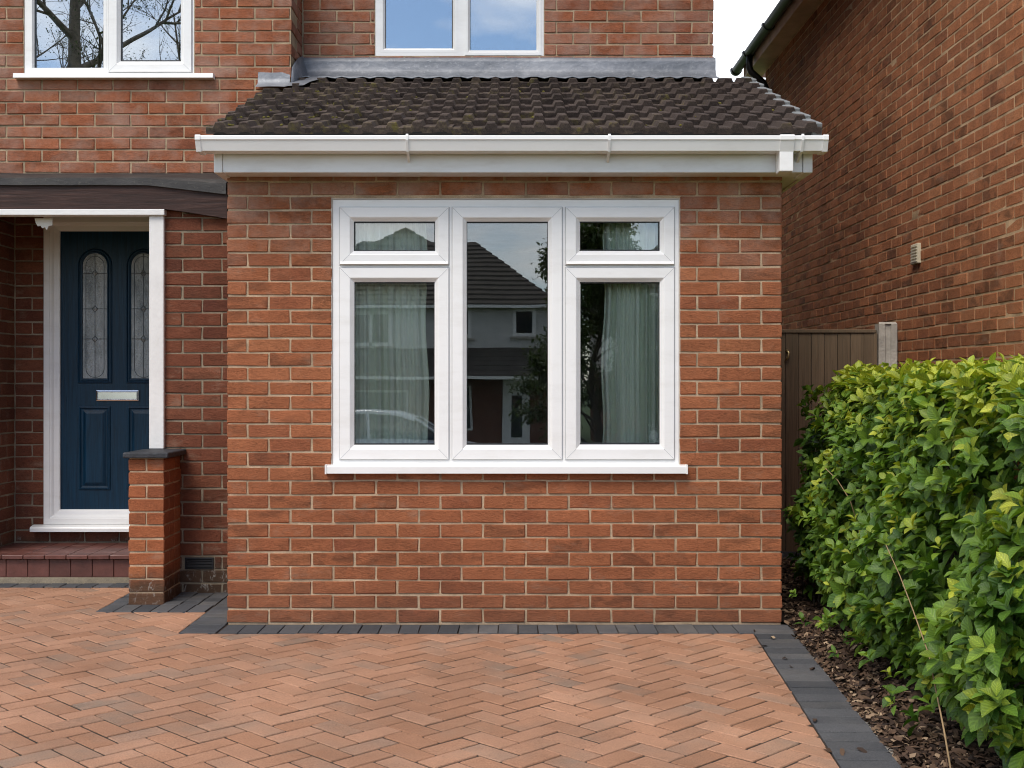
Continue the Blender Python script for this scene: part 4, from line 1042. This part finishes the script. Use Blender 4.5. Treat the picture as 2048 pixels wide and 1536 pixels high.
for q_ in range(1700):                                           # top
    y = random.uniform(-2.75, 1.1); x = random.uniform(hedge_x(y, 1.15) + .03, 2.7); z = top_z(x, y); put_shoot((x, y, z + abs(random.gauss(0, .012))), (-.15, -.1, 1), abs(random.gauss(0, .045)))
for q_ in range(420):                                            # far end
    x = random.uniform(1.75, 2.7); z = random.uniform(.1, 1.25); y = 1.0 + .15 * mnoise.noise((x * 3, z * 3, 1)); put_shoot((x, y, z), (-.5, .6, .3), random.uniform(0, .1))
for q_ in range(420):                                            # near end
    x = random.uniform(1.7, 2.7); z = random.uniform(.1, 1.25); y = -2.75 + .12 * mnoise.noise((x * 3, z * 3, 7)); put_shoot((x, y, z), (-.2, -1, .3), random.uniform(0, .1))
for q_ in range(900):                                            # inside
    y = random.uniform(-2.7, 1.0); z = random.uniform(.08, 1.2); x = hedge_x(y, z) + random.uniform(.15, .5); put_shoot((x, y, z), (-1, -.3, .4), 0.0)
for q_ in range(15):                                             # low sprigs over the mulch
    y = random.uniform(-2.3, .2); x = hedge_x(y, .3) - random.uniform(.02, .14); z = random.uniform(.05, .2); put_shoot((x, y, z), (-.7, -.2, .6), 0, .85)
order = sorted(range(len(leaves)), key=lambda i: -leaves[i][2])
# single leaves: nearest large ones that face the open side
sel = set(order[:300])
for i in order[:300]:
    v, age, _ = leaves[i]; c = v.mean(axis=0)
    me = mesh('leaf', v - c, LF, M['leaf'], True); leaf_uv(me, 1); a = me.attributes.new('age', 'FLOAT', 'FACE'); a.data.foreach_set('value', [age] * len(LF))
    o = newobj('leaf', me, hedge); o.location = tuple(c)
rest = [leaves[i] for i in order[300:]]
V = np.concatenate([l[0] for l in rest]); nF = len(LF); fa = np.array(LF)
F = (fa[None] + (np.arange(len(rest)) * 18)[:, None, None]).reshape(-1, 4)
me = bpy.data.meshes.new('foliage'); me.vertices.add(len(V)); me.vertices.foreach_set('co', V.astype(np.float32).ravel())
me.loops.add(F.size); me.loops.foreach_set('vertex_index', F.astype(np.int32).ravel()); me.polygons.add(len(F)); me.polygons.foreach_set('loop_start', np.arange(0, F.size, 4, dtype=np.int32))
me.polygons.foreach_set('use_smooth', np.ones(len(F), dtype=bool)); me.materials.append(M['leaf']); me.update(); me.validate(); leaf_uv(me, len(rest))
a = me.attributes.new('age', 'FLOAT', 'FACE'); a.data.foreach_set('value', np.repeat(np.array([l[1] for l in rest], dtype=np.float32), nF))
tag(newobj('foliage', me, hedge), kind='stuff')
mb = MB()
for q_ in range(170):
    y = random.uniform(-2.7, .95); x = random.uniform(1.72, 2.3); h = random.uniform(.8, 1.25); lean = random.uniform(-.25, .05)
    tgt = Vector((hedge_x(y, h) + random.uniform(.03, .3), y + random.gauss(0, .2), h)); mid = Vector((x + lean * .2, y, h * .45))
    mb.tube([(x, y, -.02), mid, tgt], [.006, .005, .002], 5, False)
mb.build('branches', M['bark'], hedge)
def at(px, py, y): s = SY(y); return (PX(px, s), y, PZ(py, s))
def stalk(pts, r): MB().tube([at(*p) for p in pts], [r * (1 - .5 * i / (len(pts) - 1)) for i in range(len(pts))][::1], 6).build('dry_stem', M['twig'], hedge, True)
stalk([(1742, 1230, -.5), (1728, 1150, -.55), (1724, 1100, -.56), (1716, 1050, -.56), (1700, 1000, -.54), (1675, 960, -.5), (1650, 936, -.45)], .0036)
stalk([(1905, 1560, -2.5), (1888, 1460, -2.4), (1874, 1390, -2.3), (1858, 1310, -2.2), (1826, 1220, -2.05), (1800, 1152, -1.9), (1772, 1090, -1.8)], .0034)
stalk([(1735, 1190, -.75), (1722, 1150, -.75), (1684, 1108, -.72)], .004)

# ================================================================== ACROSS THE STREET (seen in the panes)
def hip_roof(mb, x0, x1, y0, y1, ze, zr, inset, n=14):
    """stepped tile courses on a hipped roof; y0 is the street side"""
    ym = (y0 + y1) / 2
    for k in range(n):
        a, b = k / n, (k + 1) / n
        for (t0, t1) in ((a, b),):
            za, zb = ze + (zr - ze) * t0, ze + (zr - ze) * t1
            def ring(t, z): return [(x0 + inset * t, y0 + (ym - y0) * t, z), (x1 - inset * t, y0 + (ym - y0) * t, z), (x1 - inset * t, y1 + (ym - y1) * t, z), (x0 + inset * t, y1 + (ym - y1) * t, z)]
            mb.loft([ring(t0, za - .03), ring(t0, za + .035), ring(min(1, t1 + .01), zb + .005)])
def far_house(name, label, x0, x1, yf, dep, zg, eaves, ridge, inset, wins, porch=None, doorx=None, gfwin=()):
    h = thing(name, label, 'house', 'houses across the street mirrored in the panes')
    MB().box(x0, x1, yf - dep, yf, zg + 2.55, eaves).build('upper_wall', M['render'], h)
    MB().box(x0 + .01, x1 - .01, yf - dep + .01, yf - .02, zg - .2, zg + 2.55).build('brick_storey', M['far_brick'], h)
    mb = MB(); hip_roof(mb, x0 - .35, x1 + .35, yf + .35, yf - dep - .35, eaves, ridge, inset); mb.build('roof', M['far_roof'], h)
    MB().box(x0 - .36, x1 + .36, yf + .3, yf + .42, eaves - .12, eaves - .02).build('gutter', M['upvc'], h)
    for (a, b, z0, z1) in wins:
        w = MB().frame(a, b, z0, z1, [(0, -.02), (0, .05), (.12, .05), (.12, 0)]); w = [(x, yf + y, z) for x, y, z in w.v], [tuple(reversed(q)) for q in w.f]
        wo = newobj('window', mesh('window', w[0], w[1], M['upvc']), h)
        if b - a > .9: MB().box((a + b) / 2 - .05, (a + b) / 2 + .05, yf, yf + .05, z0, z1).build('mullion', M['upvc'], wo)
        MB().box(a + .05, b - .05, yf, yf + .015, z0 + .05, z1 - .05).build('pane', M['far_glass'], wo); MB().box(a - .1, b + .1, yf, yf + .12, z0 - .08, z0 - .01).build('sill', M['concrete'], wo)
    if porch:
        a, b, zt, zb = porch
        mb = MB()
        for k in range(6):
            t0, t1 = k / 6, (k + 1) / 6
            ya, yb = yf + 1.5 * t0, yf + 1.5 * t1; za, zb_ = zt + (zb - zt) * t0, zt + (zb - zt) * t1
            mb.add([(a, ya, za + .01), (b, ya, za + .01), (b, yb, zb_ + .03), (a, yb, zb_ + .03), (b, yb, zb_ - .02), (a, yb, zb_ - .02)], [(3, 2, 1, 0), (5, 4, 2, 3)])
        mb.build('porch_roof', M['far_roof'], h); MB().box(a, b, yf + 1.48, yf + 1.58, zb - .12, zb - .02).build('porch_gutter', M['upvc'], h)
    if doorx is not None:
        d = MB().box(doorx - .45, doorx + .45, yf - .02, yf + .05, zg, zg + 2.555).build('door', M['upvc'], h); MB().box(doorx - .15, doorx + .2, yf + .05, yf + .06, zg + .3, zg + 1.75).build('door_glass', M['far_glass'], d)
    for (a, b, z0, z1) in gfwin:
        w = MB().box(a, b, yf - .02, yf + .04, z0, z1).build('window', M['upvc'], h); MB().box(a + .08, b - .08, yf + .04, yf + .05, z0 + .08, z1 - .08).build('pane', M['far_glass'], w)
    return h
YO = -35.0; So = FPX / (-YO - CAM_Y + 2 * 0 + (-CAM_Y) * 0 + 0 + 0 + 0 - CAM_Y * 0 + (0)) if False else FPX / (35 + 6.316)
def ox(px): return (px - 1024) / So
def oz(py): return CAM_H - (py - 768) / So
far_house('white_house', 'white rendered house with hipped brown roof mirrored in the middle pane', -8.2, ox(1100), YO, 6.4, -.86, oz(610), 6.55, 3.0,
          [(ox(1025), ox(1072), oz(674), oz(616)), (ox(925), ox(946), oz(676), oz(616)), (ox(700), ox(784), oz(692), oz(622))], porch=(-6.5, ox(1088), oz(697), oz(752)), doorx=ox(1031), gfwin=[(ox(915), ox(945), oz(860), oz(772)), (-6, -3.6, oz(850), oz(780))])
far_house('white_house', 'taller house with pyramid roof mirrored in the small left pane', -10.2, .6, -43.5, 8, -.9, 4.6, 8.3, 5.74, [])
far_house('white_house', 'rendered house with long roof mirrored in the right panes', 3.1, 13.5, -34.0, 7, -.86, 4.3, 6.9, 3.4, [(4.4, 6.0, 2.4, 3.6)], doorx=5)

def limb_tree(name, label, base, height, r0, seed, leaf_n, leaf_size, spread, nlimb, leafmat, start=.25, levels=3, twl=1.0, group=None, bark='bark'):
    rg = random.Random(seed); t = thing(name, label, 'tree', group, loc=base); B = Vector((0, 0, 0)); mb = MB(); tips = []
    def branch(p, d, l, r, lev):
        pts = [p]; n = 5 if lev < 3 else 3; dd = d.copy()
        for i in range(n):
            dd = (dd + Vector((rg.gauss(0, .10), rg.gauss(0, .10), rg.gauss(.03, .06)))).normalized(); pts.append(pts[-1] + dd * l / n)
        mb.tube(pts, [max(.003, r * (1 - .75 * i / n)) for i in range(n + 1)], 6 if lev < 2 else (4 if lev < 4 else 3), False)
        if lev >= levels: tips.extend(pts[-2:]); return
        for k in range(rg.randint(4, 6)):
            i = rg.uniform(1.2, n); q0 = pts[int(i)].lerp(pts[min(n, int(i) + 1)], i % 1); an = rg.uniform(0, 6.28); s = dd.orthogonal().normalized(); w = dd.cross(s)
            nd = (dd * .8 + (s * math.cos(an) + w * math.sin(an)) * rg.uniform(.5, 1.0) + Vector((0, 0, .15))).normalized()
            branch(q0, nd, l * rg.uniform(.42, .62) * twl, r * .42, lev + 1)
        tips.append(pts[-1])
    tp = [B + Vector((.12 * math.sin(i * 1.3 + seed), .1 * math.cos(i * 1.7), height * i / 10)) * 1 for i in range(11)]
    mb.tube(tp, [r0 * (1 - .085 * i) for i in range(11)], 10, False)
    for k in range(nlimb):
        f = start + (1 - start) * (k + .5) / nlimb; i = f * 10; p0 = tp[int(i)].lerp(tp[min(10, int(i) + 1)], i % 1); an = k * 2.4 + rg.uniform(-.4, .4); el = rg.uniform(.35, .9)
        branch(p0, Vector((math.cos(an), math.sin(an), el)).normalized(), spread * (1.15 - f * .6) * rg.uniform(.8, 1.1), r0 * .42 * (1.1 - f * .7), 1)
    mb.build('trunk', M[bark], t, True)
    vs, ages = [], []
    for k in range(leaf_n):
        p = rg.choice(tips) + Vector((rg.gauss(0, .09), rg.gauss(0, .09), rg.gauss(0, .09))) * (leaf_size * 12); d = Vector((rg.gauss(0, 1), rg.gauss(0, 1), rg.gauss(-.2, .6)))
        vs.append(LG[k % 8][0] @ basis(d, Vector((0, 0, 1))) * leaf_size * rg.uniform(.7, 1.3) + np.array(p)); ages.append(rg.random())
    if vs:
        V = np.concatenate(vs); FF = (fa[None] + (np.arange(len(vs)) * 18)[:, None, None]).reshape(-1, 4).tolist()
        me = bpy.data.meshes.new('crown'); me.from_pydata(V.tolist(), [], FF); me.materials.append(leafmat); leaf_uv(me, len(vs)); a = me.attributes.new('age', 'FLOAT', 'FACE'); a.data.foreach_set('value', np.repeat(np.array(ages, dtype=np.float32), nF)); newobj('crown', me, t)
    return t
limb_tree('tall_tree', 'tall bare budding tree mirrored in the upper left window', (-8.45, -14, gz(-14) - .06), 13.5, .26, 5, 11000, .04, 3.2, 15, M['tree_leaf'], .36, 4, bark='bark_pale')
limb_tree('tall_tree', 'slender young tree mirrored beside the trunk in the upper left window', (-6.9, -15.5, gz(-15) - .06), 9.6, .10, 9, 3000, .04, 1.7, 14, M['tree_leaf'], .4, 3, bark='bark_pale')
limb_tree('leafy_tree', 'dense leafy green tree mirrored in the right casement', (1.85, -20, gz(-20) - .06), 5.2, .10, 12, 34000, .10, 1.55, 22, M['tree_leaf'], .03, 3)

def car(name, label, x, y, paint, flip=1):
    t = thing(name, label, 'car', 'cars parked along the road', loc=(x, y, gz(y) - .03))
    st = [(-2.05, .45, .78, .62), (-1.98, .32, .95, .74), (-1.6, .22, 1.0, .80), (-.9, .2, 1.0, .83), (.3, .2, .98, .84), (.95, .2, .96, .83), (1.6, .24, .86, .80), (1.98, .32, .70, .72), (2.08, .42, .58, .58)]
    rings = []
    for (sx, zb, zt, hw) in st:
        rings.append([(sx * flip, s * hw * w, z) for s, w, z in ((1, .8, zb), (1, 1, zb + .15), (1, 1.0, zb + (zt - zb) * .6), (1, .93, zt - .03), (1, .7, zt), (-1, .7, zt), (-1, .93, zt - .03), (-1, 1, zb + (zt - zb) * .6), (-1, 1, zb + .15), (-1, .8, zb))])
    MB().loft(rings, cap0=True, cap1=True).build('body', paint, t, True)
    cab = [(-1.95, .95, .95), (-1.55, 1.36, .62), (-1.1, 1.47, .6), (-.4, 1.5, .6), (.15, 1.46, .6), (.5, 1.34, .62), (1.15, .94, .72)]
    MB().loft([[(sx * flip, .72, .94), (sx * flip, hw, z - .02), (sx * flip, hw * .8, z), (sx * flip, -hw * .8, z), (sx * flip, -hw, z - .02), (sx * flip, -.72, .94)] for sx, z, hw in cab], close=False).build('cabin', M['far_glass'], t, True)
    MB().loft([[(sx * flip, hw + .012, z - .05), (sx * flip, hw + .006, z), (sx * flip, hw * .75, z + .02), (sx * flip, -hw * .75, z + .02), (sx * flip, -hw - .006, z), (sx * flip, -hw - .012, z - .05)] for sx, z, hw in cab[1:-1]], close=False).build('roof', paint, t, True)
    for s in (-1, 1):
        MB().tube([(1.15 * flip, s * .73, .94), (.5 * flip, s * .63, 1.345)], .03, 6).build('pillar', paint, t); MB().tube([(-.35 * flip, s * .725, .95), (-.4 * flip, s * .62, 1.48)], .035, 6).build('pillar', paint, t)
        MB().box(1.75 * flip - .12, 1.75 * flip + .12, s * .62 - .1, s * .62 + .1, .62, .76, .03).build('headlight', M['lamp'], t)
        for wx in (-1.28, 1.3):
            w = MB().tube([(wx * flip, s * .62, .31), (wx * flip, s * .84, .31)], .31, 20).build('wheel', M['tyre'], t); MB().tube([(wx * flip, s * .83, .31), (wx * flip, s * .852, .31)], .2, 16).build('rim', M['rim'], w)
    return t
car('parked_car', 'silver hatchback mirrored low in the left casement', -2.35, -17, M['car_paint'])
car('parked_car', 'silver car mirrored at the foot of the right casement', 5.0, -17.3, M['car_paint'], -1)
